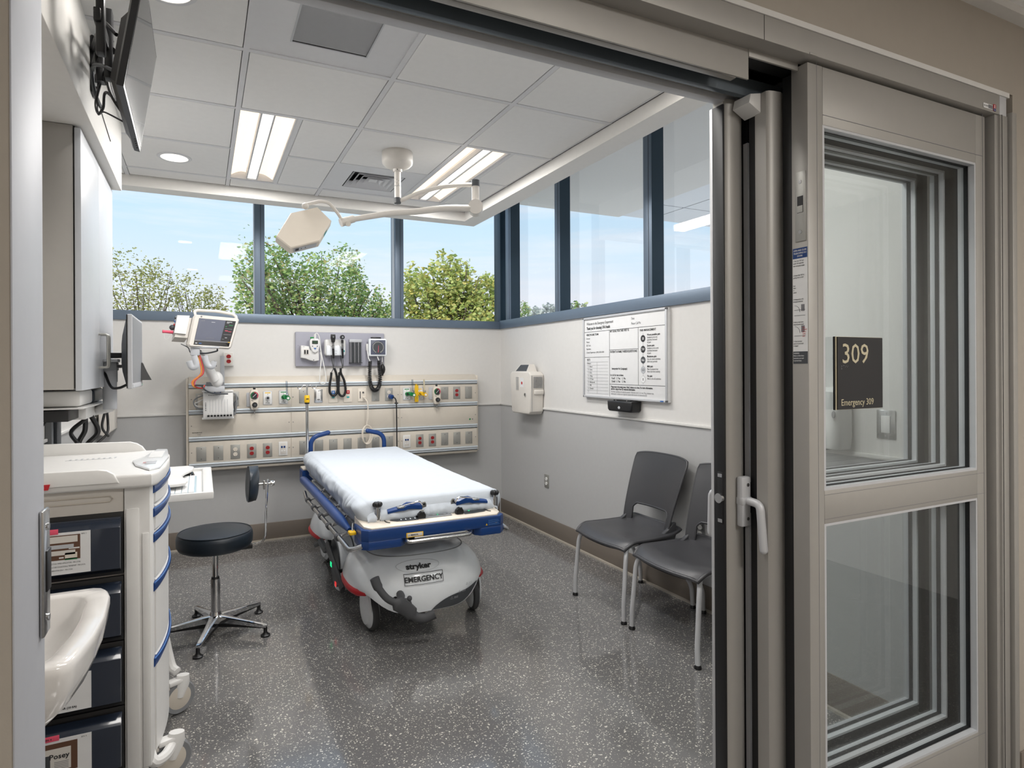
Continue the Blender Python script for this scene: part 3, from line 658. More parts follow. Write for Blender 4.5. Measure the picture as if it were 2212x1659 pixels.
# ================================================================ STRETCHER BED
BX = 1.10
bed = empty('hospital_stretcher', (BX, 4.0, 0), 'white and blue wheeled hospital stretcher made up with a white sheet, STRYKER EMERGENCY on its base', 'stretcher')
bed['label'] = 'white and blue wheeled emergency stretcher bed made up with a white sheet'
def hood(yc, sgn, name):
    b = MB(); A, Bf = .385, .335; n = 72
    ks = ((.02, .462), (.3, .458), (.55, .448), (.70, .436), (.72, .430), (.82, .408), (.92, .368), (.975, .325), (1.0, .285))
    def pt(th, k, z):
        cs, sn = math.cos(th), math.sin(th)
        r = (abs(cs) ** 2.5 + abs(sn) ** 2.5) ** (-1 / 2.5) if sn < 0 else (abs(cs) ** 2.8 + abs(sn) ** 2.8) ** (-1 / 2.8)
        bb = Bf if sn < 0 else .38
        return (BX + A * r * cs * k, yc + sgn * bb * r * sn * k, z)
    rings = [[pt(2 * PI * j / n, k, z - .012 * (abs(math.cos(2 * PI * j / n)) ** 2) * k) for j in range(n)] for k, z in ks]
    def zb(th):
        d = -math.sin(th)
        if d > 0: return .262 - .105 * max(0, min(1, (d - .55) / .42)) ** 1.0 * (3 - 2 * max(0, min(1, (d - .55) / .42))) * max(0, min(1, (d - .55) / .42))
        return .26
    for f, kk in ((.5, 1.0), (1.0, .985)): rings.append([pt(2 * PI * j / n, kk, .285 - .012 * abs(math.cos(2 * PI * j / n)) ** 2 + (zb(2 * PI * j / n) - .285) * f) for j in range(n)])
    rings.append([pt(2 * PI * j / n, .93, zb(2 * PI * j / n) + .004) for j in range(n)])
    b.loft(rings, 'white_gloss', cap=True)
    return b, pt, zb
b, pt, zb = hood(3.37, 1, 'f')
b.tube([pt(2 * PI * j / 72, .715, .4335 - .012 * (abs(math.cos(2 * PI * j / 72)) ** 2) * .715) for j in range(72)], .0030, 'grey_mid', 5, closed=True)
b.tube([pt(PI + PI * j / 20, .38, .456) for j in range(4, 17)], .0016, 'grey_light', 5)
yf = 3.37 - .335
def onhood(x, z, off=.0055):  # point of the hood's nose just proud of the shell
    cs = (x - BX) / .385
    sn = (max(0, 1 - abs(cs) ** 2.5)) ** (1 / 2.5)
    z += .012 * min(1, cs * cs); z0_ = z
    k = 1.0 if z < .285 else (.975 + .025 * (.325 - z) / .04 if z < .325 else .92 + .055 * (.368 - z) / .043 if z < .368 else .82 + .1 * (.408 - z) / .04 if z < .408 else .72 + .1 * (.430 - z) / .022)
    sn = (max(0, 1 - abs(cs / k) ** 2.5)) ** (1 / 2.5)
    return Vector((x, 3.37 - .335 * sn * k - off, z - .012 * min(1, cs * cs) + .002))
def hoodtext(b, txt, size, x, z, m, bold, sx, zs=1.0):
    t = MB(); t.text(txt, size, (0, 0, 0), (1, 0, 0), (0, 0, 1), m, 'CENTER', bold, sx)
    for i, v in enumerate(t.V): t.V[i] = onhood(x + v.x, z + v.z * zs)
    b.raw(t.V, t.F, m)
hoodtext(b, 'EMERGENCY', .036, 1.055, .318, 'ink', .0008, 1.02)
hoodtext(b, 'stryker', .046, 1.035, .378, 'ink', .0016, 1.0, .72)
P = [(-.105, -.014), (.105, -.014), (.105, .040), (-.105, .040)]
for i in range(4):
    p, q = P[i], P[(i + 1) % 4]; b.tube([onhood(1.055 + p[0] + (q[0] - p[0]) * t / 8, .318 + p[1] + (q[1] - p[1]) * t / 8) for t in range(9)], .0013, 'ink', 4)
b.tube([onhood(1.035 + .115 * math.cos(a * PI / 16), .390 + .026 * math.sin(a * PI / 16)) for a in range(32)], .0010, 'grey_light', 4, closed=True)
b.ball((BX - .19, yf + .032, .235), (.022, .010, .026), 'black', 12)
# dark symbol decal at the lower right of the nose
vs = []; 
for t in range(13):
    x = 1.09 + .30 * t / 12; th = -math.acos(max(-1, min(1, (x - BX) / .385))); zl = zb(th) + .004; zu = zl + .060 * math.sin(PI * min(1, t / 12)) ** .8
    vs.append(onhood(x, zl)); vs.append(onhood(x, max(zl + .001, zu)))
b.raw(vs, [(2 * i, 2 * i + 2, 2 * i + 3, 2 * i + 1) for i in range(12)], 'grey_dark')
for x, z, tx in ((1.30, .252, '\u25b3 ___'), (1.25, .222, '\u25b3 ___'), (1.20, .198, '\u25b3 ___')):
    b.tube([onhood(x, z), onhood(x + .008, z + .012), onhood(x + .016, z)], .0008, 'grey_light', 4, closed=True)
    for q in range(2): b.tube([onhood(x + .022, z + .002 + q * .006), onhood(x + .046, z + .002 + q * .006)], .0009, 'grey_light', 4)
b.build('foot_hood', bed, ang=50)
b, pt2, _ = hood(4.56, -1, 'h'); b.build('head_hood', bed, ang=50)
for yc, sg in ((3.37, 1), (4.56, -1)):
    for sx in (-1, 1):
        c = MB(); pts = []
        for j in range(9):
            th = -PI / 2 + sx * (PI / 2 - .62 + j * .155) if True else 0
            cs, sn = math.cos(th), math.sin(th); r = (abs(cs) ** 2.5 + abs(sn) ** 2.5) ** (-1 / 2.5); pts.append((BX + .378 * r * cs, yc + sg * (.33 if sn < 0 else .37) * r * sn, .252))
        c.tube(pts, [(.010, .008)] + [(.020, .020)] * 7 + [(.010, .008)], 'red', 12); c.build('corner_bumper', bed)
b = MB()  # centre body between the hoods and the lift columns
b.box((BX - .24, 3.58, .15), (BX + .24, 4.36, .42), 'white_gloss', .06, 4); b.box((BX - .14, 3.5, .38), (BX + .14, 3.72, .60), 'white_gloss', .02); b.box((BX - .14, 4.25, .38), (BX + .14, 4.47, .62), 'white_gloss', .02)
b.build('base_frame', bed)
b = MB()  # round cover of the steering wheel
b.lathe([(.01, -.05), (.165, -.05), (.175, -.04), (.178, 0), (.172, .035), (.15, .045), (.01, .045)], (BX - .285, 3.92, .205), (1, 0, 0), 'white_gloss', 40)
b.lathe([(.13, -.052), (.145, -.056), (.150, -.050)], (BX - .285, 3.92, .205), (1, 0, 0), 'grey_dark', 40); b.build('wheel_cover', bed)
for x, y, a in ((.835, 3.31, .12), (1.455, 3.33, -.10), (.845, 4.63, .15), (1.42, 4.66, -.1)):
    w = MB(Matrix.Translation((x, y, .1)) @ Matrix.Rotation(a, 4, 'Z'))
    w.lathe([(.070, -.016), (.088, -.019), (.097, -.012), (.1, 0), (.097, .012), (.088, .019), (.070, .016)], (0, 0, 0), (1, 0, 0), 'rubber', 44)
    w.lathe([(.005, -.034), (.045, -.033), (.075, -.026), (.086, -.017), (.088, .0), (.086, .017), (.075, .026), (.045, .033), (.005, .034)], (0, 0, 0), (1, 0, 0), 'white_gloss', 44)
    o = w.build('wheel', bed)
    w = MB(Matrix.Translation((x, y, .1)) @ Matrix.Rotation(a, 4, 'Z')); w.tube([(0, .0, .0), (.0, .02, .10), (0, .04, .17)], [(.022, .05), (.024, .05), (.03, .04)], 'grey_dark', 12, flat=(1, 0, 0))
    sd_ = -1 if x < BX else 1; w.loft([[(sd_ * .024 + .0 * q, .004 + .082 * math.cos(t) * k, .035 + .105 * math.sin(t) * k) for t in [i * 2 * PI / 28 for i in range(28)]] for q, k in ((0, 1.0),)] + [[(sd_ * .034, .004 + .076 * math.cos(t), .035 + .099 * math.sin(t)) for t in [i * 2 * PI / 28 for i in range(28)]], [(sd_ * .038, .004 + .05 * math.cos(t), .035 + .07 * math.sin(t)) for t in [i * 2 * PI / 28 for i in range(28)]]], 'white_gloss'); w.build('fork', o)
# foot pedal in front of the nose
b = MB(); z0 = 0
pl = catmull([(.775, 2.99, .392), (.792, 2.985, .345), (.835, 2.975, .285), (.895, 2.975, .245), (.945, 2.985, .205), (.985, 2.985, .165), (1.03, 2.975, .150), (1.085, 2.965, .168)], 5)
R_ = [(.016, .024)] * 6 + [(.015, .018)] * 8 + [(.02, .036)] * 10 + [(.016, .024)] * (len(pl) - 24)
b.tube(pl, R_, 'rubber', 12, flat=(0, 1, 0)); b.tube([(.905, 2.985, .24), (.925, 3.03, .262), (.93, 3.09, .27)], .020, 'rubber', 12); b.ball((.955, 2.985, .262), .014, 'rubber', 10); b.ball((.935, 2.99, .225), (.035, .02, .04), 'rubber', 14)
b.build('brake_pedal', bed)
b = MB(); b.tube(catmull([(.725, 3.98, .30), (.722, 3.82, .27), (.72, 3.66, .225), (.735, 3.56, .15)], 5), [(.014, .034)] * 16, 'rubber', 12, flat=(1, 0, 0))
b.tube([(.73, 4.25, .26), (.735, 4.1, .24), (.73, 3.97, .29)], .022, 'grey_dark', 10); b.tube([(.74, 4.5, .17), (.735, 4.35, .22), (.73, 4.25, .26)], .018, 'grey_dark', 10)
b.box((.704, 3.74, .235), (.7075, 3.775, .262), 'green_led'); b.box((.704, 3.61, .158), (.7085, 3.64, .182), 'red_led'); b.cyl((.72, 3.7, .22), (.79, 3.72, .21), .012, m='black'); b.build('side_pedal', bed)
# litter frame, foot panel, bumpers
def bumper(y0, y1, name, cut=True):
    c = MB(); x0, x1 = BX - .392, BX + .392; s_ = 1 if y1 > y0 else -1
    prof = lambda z0, z1, xa, xb: c.prism([(xa + .03, y0), (xb - .03, y0), (xb, y0 + s_ * .03), (xb, y1), (xa, y1), (xa, y0 + s_ * .03)], 2, z0, z1, 'blue', .006)
    prof(.580, .640, x0, x1); prof(.540, .585, x0, x0 + .225); prof(.540, .585, x1 - .175, x1)
    return c
c = bumper(2.955, 3.135, 'f'); c.text('\u2014', .01, (1.43, 2.953, .60), (1, 0, 0), (0, 0, 1), 'yellow')
c.raw([(1.372, 2.9535, .594), (1.384, 2.9535, .594), (1.378, 2.9535, .605)], [(0, 1, 2)], 'yellow')
for k in range(6): c.box((1.388, 2.9532, .594 + k * .005), (1.455 - (k % 3) * .004, 2.9542, .596 + k * .005), 'blue_light')
fb_ = c.build('foot_bumper', bed)
c = MB(); c.box((.93, 2.951, .582), (1.02, 2.956, .606), 'yellow', .002); c.box((.935, 2.9502, .586), (1.015, 2.952, .603), 'offwhite', .001); c.text('\u2014 MANUAL', .011, (.94, 2.9495, .591), (1, 0, 0), (0, 0, 1), 'ink', sx=.9, bold=.0003)
c.tube(fillet([(.93, 2.96, .572), (.935, 2.93, .566), (1.27, 2.93, .566), (1.29, 2.96, .572)], .03), .0095, 'steel', 12); c.tube([(.97, 2.945, .578), (1.25, 2.945, .578)], .006, 'steel', 10)
c.cyl((1.0, 3.0, .552), (1.0, 3.0, .562), .05, .04, 'grey_mid', 24); c.build('foot_release_handle', bed)
c = MB(); zf, zr = .642, .672
P = [(BX - .385, 3.13), (BX - .375, 3.0), (BX - .345, 2.965), (BX + .345, 2.965), (BX + .375, 3.0), (BX + .385, 3.13), (BX + .385, 3.16), (BX - .385, 3.16)]
c.loft([[(p[0], p[1], .635) for p in P], [(p[0], p[1], zf + .004 + (p[1] - 2.965) * .12) for p in P], [(BX + (p[0] - BX) * .985, 2.972 + (p[1] - 2.965) * .97, zf + .009 + (p[1] - 2.965) * .12) for p in P]], 'cream_light')
c.build('foot_panel', bed)
def onpanel(x, y, dz=0): return Vector((x, y, zf + .0105 + (y - 2.965) * .12 + dz))
def decal(b, poly, m, dz=0.0):
    b.raw([onpanel(x, y, dz) for x, y in poly], [tuple(range(len(poly)))], m)
c = MB()
def lens(xc, w, flip): return [(xc - flip * w * .5, 3.03), (xc - flip * w * .3, 3.062), (xc + flip * w * .1, 3.085), (xc + flip * w * .5, 3.09), (xc + flip * w * .42, 3.0), (xc + flip * w * .1, 3.0), (xc - flip * w * .3, 3.008)]
decal(c, lens(.945, .16, 1), 'grey_dark'); decal(c, [(1.045, 3.10), (1.03, 3.005), (1.20, 3.005), (1.21, 3.10)], 'grey_mid'); decal(c, lens(1.34, .16, -1), 'grey_dark')
decal(c, [(1.085, 3.085), (1.08, 3.065), (1.145, 3.065), (1.15, 3.085)], 'black_gloss', .0006)
for x in (.92, .945, .97, .995): decal(c, [(x, 3.018), (x + .008, 3.018), (x + .004, 3.032)], 'white_led', .0008)
for x, w in ((.93, .035),): decal(c, [(x, 3.06), (x + w, 3.06), (x + w, 3.064), (x, 3.064)], 'white_led', .0008)
for x in (1.06, 1.10, 1.16, 1.185): decal(c, [(x, 3.03), (x + .016, 3.03), (x + .016, 3.04), (x, 3.04)], 'grey_light', .0008)
decal(c, [(1.125, 3.03), (1.131, 3.03), (1.131, 3.037), (1.125, 3.037)], 'green_led', .001); decal(c, [(1.305, 3.035), (1.315, 3.035), (1.315, 3.047), (1.305, 3.047)], 'green_led', .001)
decal(c, [(1.28, 3.035), (1.29, 3.035), (1.29, 3.047), (1.28, 3.047)], 'white_led', .001)
for xx, f in ((.86, 1), (1.425, -1)): c.tube([onpanel(xx + f * .02 * math.cos(a), 3.035 + .035 * math.sin(a), .001) for a in [PI / 2 + i * PI / 10 if f > 0 else -PI / 2 + i * PI / 10 for i in range(11)]], .0022, 'ink', 5)
c.build('control_panel', bed)
c = MB(); c.box((BX - .34, 3.13, .60), (BX - .30, 5.0, .635), 'grey_light', .004); c.box((BX + .30, 3.13, .60), (BX + .34, 5.0, .635), 'grey_light', .004)
for y in (3.2, 3.8, 4.4, 4.95): c.box((BX - .30, y, .60), (BX + .30, y + .04, .63), 'grey_mid')
c.box((BX - .31, 3.15, .630), (BX + .31, 4.99, .642), 'grey_light', .003); c.build('litter_frame', bed)
c = MB(); c.prism([(BX - .36, 5.10), (BX + .36, 5.10), (BX + .392, 5.07), (BX + .392, 4.93), (BX - .392, 4.93), (BX - .392, 5.07)], 2, .540, .640, 'blue', .008); c.box((BX - .385, 4.935, .64), (BX + .385, 5.09, .655), 'cream_light', .006); c.build('head_bumper', bed)
# mattress under its fitted sheet
def mattress():
    b = MB(); nu, nv = 150, 96; rnd = random.Random(4); X0, X1, Y0, Y1 = BX - .365, BX + .405, 3.055, 4.985
    from mathutils import noise
    def fn(u, v):
        # v runs across: under-left edge, up the left side, over the top, down the right side
        y = Y0 + (Y1 - Y0) * u; t = v
        zt = .765 + .035 * max(0, (u - .35)) ; zb_ = .645 + .03 * max(0, u - .3)
        w = (X1 - X0); r = .045
        L1 = (zt - zb_) + .03; tot = 2 * L1 + w; sd = t * tot
        if sd < L1: x, z, nx, nz = X0, zb_ - .03 + sd, -1, 0
        elif sd < L1 + w: x, z, nx, nz = X0 + (sd - L1), zt, 0, 1
        else: x, z, nx, nz = X1, zt - (sd - L1 - w), 1, 0
        # round the long edges
        if abs(x - X0) < r and z > zt - r:
            dx, dz = (x - (X0 + r)), z - (zt - r); l = math.hypot(dx, dz) or 1; x, z = X0 + r + dx / l * r, zt - r + dz / l * r
        if abs(x - X1) < r and z > zt - r:
            dx, dz = (x - (X1 - r)), z - (zt - r); l = math.hypot(dx, dz) or 1; x, z = X1 - r + dx / l * r, zt - r + dz / l * r
        # belly of the sides, tucked-in hem
        hz = (z - zb_) / (zt - zb_)
        if nx: x += nx * (.018 * math.sin(PI * max(0, min(1, hz))) - .030 * max(0, -hz * 3))
        n1 = noise.noise(Vector((x * 9, y * 5, z * 22))) * .009; n2 = noise.noise(Vector((x * 30 + 7, y * 22, z * 9))) * .0035
        if nx:
            wv = math.sin((y - Y0) * 60 + math.sin(y * 17) * 2 + z * 14) * .0060 * (1 - max(0, min(1, hz))) * (1 + math.exp(-((u - .12) / .12) ** 2) * 2)
            x += nx * (n1 + n2 + wv)
            dg = (y - 3.25) * .9 + (z - .70) * 4; x += nx * .010 * math.exp(-(dg / .10) ** 2) * (1 if nx < 0 else .4)
            z += .014 * noise.noise(Vector((y * 7, 3, nx))) * (1 if hz < .15 else 0)
        else:
            z += .25 * n1 + .5 * n2 + .002 * noise.noise(Vector((x * 4, y * 2.5, 0)))
            z -= .003 * math.exp(-((x - (BX - .03)) / .004) ** 2) * 0
        # round foot and head ends
        re = .050
        for ye, s_ in ((Y0, -1), (Y1, 1)):
            d = abs(y - ye)
            if d < re:
                k = 1 - d / re; z -= (1 - math.sqrt(max(0, 1 - k * k))) * re * max(0, min(1, hz + .2))
                cxr = 1 - (1 - math.sqrt(max(0, 1 - k * k))) * .10; x = BX + .01 + (x - BX - .01) * cxr
        return (x, y, z)
    b.grid(fn, nu, nv, 'sheet')
    # foot and head faces
    for u0, ye, s_ in ((0, Y0, -1), (1, Y1, 1)):
        def ff(a, t, u0=u0, s_=s_):
            p = fn(u0, t); q = (p[0], p[1], .635)
            if p[2] < .665: z = p[2]; 
            z = p[2] + (.640 - p[2]) * a; fx = (p[0] - BX)
            y = p[1] + s_ * (.022 * math.sin(PI * min(1, a * 1.0)) + .004 * math.sin(fx * 95 + 3 * math.sin(fx * 21)) * math.sin(PI * a) + .004 * noise.noise(Vector((fx * 24, a * 3, 5))) * (a > 0))
            return (p[0], y, z)
        b.grid(ff, 14, nv, 'sheet')
    return b
mattress().build('mattress', bed, ang=80)
# push handles at the head
for sx, xs in ((-1, (.79, .79, .815, .93)), (1, (1.395, 1.395, 1.37, 1.255))):
    c = MB(); c.tube(fillet([(xs[0], 5.04, .60), (xs[1], 5.04, .885), (xs[3], 5.045, .918)], .07, 8), .0185, 'blue', 14); c.ball((xs[3], 5.045, .918), .0185, 'blue', 12); c.build('push_handle', bed)
# folded side rails
for sx in (-1, 1):
    X = lambda v: BX + sx * v
    c = MB(); c.tube(catmull([(X(.41), 4.85, .595), (X(.418), 4.6, .612), (X(.420), 4.0, .616), (X(.420), 3.45, .614), (X(.41), 3.16, .60)], 8), [.013 + .016 * min(1, min(i, 32 - i) / 6) for i in range(33)], 'blue', 14); o = c.build('side_rail_pad', bed)
    c = MB(); c.tube(fillet([(X(.445), 4.45, .565), (X(.455), 4.30, .545), (X(.452), 3.2, .552), (X(.44), 3.02, .535), (X(.385), 2.985, .560)], .05), .0125, 'steel', 12)
    for y in (4.25, 4.0, 3.75, 3.5, 3.25): c.tube(fillet([(X(.452), y, .547), (X(.40), y - .05, .575), (X(.35), y - .08, .635)], .02), .009, 'steel', 8); c.cyl((X(.452), y - .022, .547), (X(.452), y + .022, .547), .018, m='rubber', n=14)
    c.build('side_rail', bed)
    c = MB(); c.box((X(.34), 3.25, .565), (X(.37), 4.6, .61), 'grey_mid', .004); c.build('rail_track', bed)
    c = MB(); c.box((X(.395), 3.07, .595), (X(.43), 3.12, .612), 'yellow', .005); c.tube([(X(.41), 3.10, .61), (X(.40), 3.13, .64)], .004, 'steel', 8); c.build('rail_release', bed)
    c = MB(); c.box((X(.34), 4.62, .57), (X(.36), 4.68, .61), 'white', .004); c.box((X(.365), 4.66, .59), (X(.385), 4.70, .60), 'yellow', .003); c.build('fowler_release', bed)
# calf supports folded on their posts
for sx, xp in ((-1, .808), (1, 1.472)):
    yq = 3.05; d = -sx
    c = MB(); c.cyl((xp, yq, .648), (xp, yq, .715), .0185, m='chrome'); c.cyl((xp, yq, .715), (xp, yq, .722), .018, m='chrome'); c.cyl((xp, yq, .665), (xp, yq, .668), .0165, m='orange'); c.cyl((xp, yq, .722), (xp, yq, .732), .008, m='steel', n=8)
    for k in range(6): a = k * PI / 3; c.ball((xp + .015 * math.cos(a), yq + .015 * math.sin(a), .744), (.012, .012, .013), 'black', 10)
    c.cyl((xp, yq, .733), (xp, yq, .755), .018, m='black', n=12); o = c.build('support_post', bed)
    c = MB(); c.box((xp + d * .016, yq - .004, .675), (xp + d * .25, yq + .004, .692), 'steel_brushed', .001); c.cyl((xp + d * .03, yq - .006, .684), (xp + d * .03, yq - .003, .684), .004, m='black', n=10)
    c.box((xp + d * .215, yq - .012, .672), (xp + d * .265, yq + .008, .695), 'steel', .002); c.cyl((xp + d * .21, yq - .02, .672), (xp + d * .21, yq - .005, .672), .013, m='black')
    for k in range(7): a = k * 2 * PI / 7; c.ball((xp + d * .225 + .016 * math.cos(a), yq - .03, .668 + .018 * math.sin(a)), (.009, .012, .009), 'black', 8)
    c.cyl((xp + d * .225, yq - .042, .668), (xp + d * .225, yq - .018, .668), .021, m='black')
    c.prism([(xp + d * .235, .69), (xp + d * .262, .69), (xp + d * .262, .722), (xp + d * .255, .735), (xp + d * .243, .735), (xp + d * .235, .722)], 1, yq - .004, yq + .004, 'steel', .001); c.cyl((xp + d * .249, yq - .006, .722), (xp + d * .249, yq - .003, .722), .006, m='black', n=12); c.build('support_bar', bed)
    c = MB(); n = 14; rings = []
    for i in range(13):
        t = i / 12; x = xp + d * (.05 + .185 * t); w = .045 - .012 * abs(t - .5); zc = .705 + .010 * math.sin(t * PI) + (.004 if t > .5 else -.002)
        rings.append([(x, yq + .02 - w * .9 + w * 1.8 * j / 7, zc + .012 * math.cos((j / 7 - .5) * 3) + (.008 if t > .45 else 0)) for j in range(8)] + [(x, yq + .02 + w * .9 - w * 1.8 * j / 7, zc - .010) for j in range(8)])
    c.loft(rings, 'blue'); c.build('calf_support', bed, ang=60)
    c = MB(); c.tube(fillet([(xp + d * .24, yq - .01, .715), (xp + d * .225, yq - .012, .742), (xp + d * .15, yq - .01, .73), (xp + d * .115, yq - .01, .722)], .015), .0045, 'chrome', 8); c.tube(fillet([(xp + d * .24, yq + .03, .715), (xp + d * .225, yq + .03, .742), (xp + d * .15, yq + .02, .73), (xp + d * .115, yq + .01, .722)], .015), .0045, 'chrome', 8)
    c.box((xp + d * .10, yq - .02, .716), (xp + d * .14, yq + .02, .724), 'steel', .002); c.cyl((xp + d * .12, yq - .01, .724), (xp + d * .12, yq - .01, .725), .003, m='black', n=8); c.build('strap_buckle', bed)
# IV pole on the head end
iv = MB(); iv.cyl((.762, 5.03, .655), (.762, 5.03, 1.20), .0125, m='chrome', n=18)
iv.cyl((.762, 5.03, 1.17), (.762, 5.03, 1.19), .019, m='yellow'); o = iv.build('iv_pole', bed)
c = MB(); c.lathe([(.0, 0), (.020, 0), (.022, .008), (.021, .05), (.017, .058), (0, .058)], (.762, 5.03, 1.17), m='yellow', n=24); c.lathe([(.0, -.012), (.018, -.012), (.019, 0), (0, 0)], (.762, 5.03, 1.17), m='black', n=24); c.box((.752, 5.007, 1.195), (.772, 5.0085, 1.203), 'ink'); c.build('height_clamp', o)
c = MB(); c.cyl((.762, 5.03, 1.228), (.762, 5.03, 1.305), .008, m='chrome', n=14)
for s_ in (1, -1):
    c.tube(catmull([(.762, 5.03, 1.30), (.762 + s_ * .025, 5.03, 1.308), (.762 + s_ * .045, 5.03, 1.285), (.762 + s_ * .065, 5.03, 1.280), (.762 + s_ * .075, 5.03, 1.30)], 5), .0035, 'chrome', 8)
c.build('iv_hook', o)
# ================================================================ CHAIRS
def make_chair(label):
    r = empty('side_chair', (0, 0, 0), label, 'chair', 'grey plastic side chairs')
    b = MB(); nu, nv = 26, 26   # seat: waterfall front, upturned sides
    def seat(u, v, top=True):
        x = (u - .5) * 2; t = v      # x -1..1, t 0 front .. 1 rear
        w = .255 - .035 * t ** 2 - .018 * (1 - t) ** 6; y = -.262 + .455 * t + .028 * (x * x) * (1 - t) ** 3
        z = .462 - .018 * math.sin(PI * min(1, t * 1.1)) * (1 - x * x * .7) - .045 * max(0, (.22 - t) / .22) ** 2 + .020 * max(0, (t - .75) / .25) ** 2 + .008 * abs(x) ** 3
        z -= .012 * abs(x) ** 8
        if not top: z -= .020 * (1 - abs(x) ** 6)
        return (x * w, y, z)
    b.grid(lambda u, v: seat(u, v), nu, nv, 'plastic_chair'); b.grid(lambda u, v: seat(u, v, False), nu, nv, 'plastic_chair')
    e = []
    for i in range(nu + 1): e.append(seat(i / nu, 0))
    for i in range(1, nv + 1): e.append(seat(1, i / nv))
    for i in range(1, nu + 1): e.append(seat(1 - i / nu, 1))
    for i in range(1, nv): e.append(seat(0, 1 - i / nv))
    e = [(p[0], p[1], p[2] - .006) for p in e]
    b.tube(e, .0100, 'plastic_chair', 8, closed=True); b.build('seat', r, ang=60)
    b = MB()   # one-piece backrest shell with a wide slot above the seat
    def bk(u, v, dy=0):
        x = (u - .5) * 2; z = .462 + .425 * v; w = .206 + .032 * v - .010 * max(0, (v - .9) / .1) ** 2
        y = .150 + .118 * v ** 1.25 - .046 * (abs(x) ** 2.2) * (1 - .3 * v) + dy; z -= .016 * abs(x) ** 4 * v
        return (x * w, y, z)
    NU, NV = 32, 28
    def hole(i, j): 
        x = abs(((i + .5) / NU - .5) * 2); v = (j + .5) / NV
        return x < .76 and v < .235 - .0 * x and (x < .70 or v < .20)
    for dy in (0, .011):
        vs = [bk(i / NU, j / NV, dy) for i in range(NU + 1) for j in range(NV + 1)]
        b.raw(vs, [(i * (NV + 1) + j, (i + 1) * (NV + 1) + j, (i + 1) * (NV + 1) + j + 1, i * (NV + 1) + j + 1) for i in range(NU) for j in range(NV) if not hole(i, j)], 'plastic_chair')
    e = [bk(0, j / 18, .0055) for j in range(19)] + [bk(i / 24, 1, .0055) for i in range(1, 25)] + [bk(1, 1 - j / 18, .0055) for j in range(1, 19)] + [bk(.88, 0, .0055)] + [bk(.885, .06 * k, .0055) for k in range(1, 4)] + [bk(.86, .215, .0055)] + [bk(.82 - .64 * k / 14, .245, .0055) for k in range(15)] + [bk(.14, .215, .0055)] + [bk(.115, .18 - .06 * k, .0055) for k in range(3)] + [bk(.12, 0, .0055)]
    b.tube(e, .0068, 'plastic_chair', 8, closed=True)
    for s_ in (-1, 1):
        b.prism([(.146, .515), (.105, .480), (.06, .452), (-.02, .436), (-.10, .430), (-.10, .412), (.03, .398), (.12, .398), (.155, .415), (.168, .450), (.166, .515)], 0, s_ * .190, s_ * .216, 'plastic_chair', .006, 3)
    b.build('backrest', r, ang=60)
    b = MB(); b.box((-.205, -.21, .412), (.205, .12, .428), 'plastic_chair', .007); b.build('seat_carrier', r)
    for sx in (-1, 1):
        b = MB(); b.tube(fillet([(sx * .19, -.10, .418), (sx * .215, -.20, .418), (sx * .235, -.222, .36), (sx * .243, -.245, .10), (sx * .245, -.245, .012)], .03), .0128, 'alu_light', 12); o = b.build('leg', r)
        c = MB(); c.lathe([(0, 0), (.017, 0), (.018, .008), (.013, .018), (0, .018)], (sx * .245, -.245, 0), m='black', n=18); c.build('foot_glide', o)
        b = MB(); b.tube(fillet([(sx * .19, .02, .418), (sx * .205, .09, .415), (sx * .215, .13, .36), (sx * .235, .262, .13), (sx * .238, .268, .012)], .03), .0128, 'alu_light', 12); o = b.build('leg', r)
        c = MB(); c.lathe([(0, 0), (.017, 0), (.018, .008), (.013, .018), (0, .018)], (sx * .238, .268, 0), m='black', n=18); c.build('foot_glide', o)
    return r
ch = make_chair('charcoal plastic chair against the right wall, the one farther from the door')
ch2 = cp(ch, (2.375, 2.44, 0), 'charcoal plastic chair partly hidden by the sliding door edge', -PI / 2)
ch.location = (2.375, 3.0, 0); ch.rotation_euler.z = -PI / 2; WL[ch.name] = Vector(ch.location)
# ================================================================ STOOL
sx0, sy0 = .062, 3.65
st = empty('exam_stool', (sx0, sy0, 0), 'black round-seated stool with backrest on a chrome five-arm base', 'stool')
b = MB(); b.lathe([(0, .462), (.165, .462), (.182, .470), (.192, .488), (.194, .525), (.190, .545), (.180, .5535), (.176, .5545), (.165, .557), (.10, .566), (0, .570)], (sx0, sy0, 0), m='vinyl', n=64)
b.tube([(sx0 + .184 * math.cos(a * PI / 32), sy0 + .184 * math.sin(a * PI / 32), .5535) for a in range(64)], .0025, 'vinyl', 6, closed=True); b.build('seat', st, ang=50)
b = MB(); b.cyl((sx0, sy0, .30), (sx0, sy0, .455), .0145, m='chrome', n=24); b.cyl((sx0, sy0, .445), (sx0, sy0, .463), .03, m='black', n=24); b.cyl((sx0, sy0, .09), (sx0, sy0, .295), .0245, m='chrome', n=32); b.cyl((sx0, sy0, .295), (sx0, sy0, .305), .022, .019, 'black', 24); b.build('column', st)
b = MB(); b.lathe([(0, .055), (.035, .055), (.038, .075), (.03, .10), (.0255, .115)], (sx0, sy0, 0), m='chrome', n=32); b.build('hub', st)
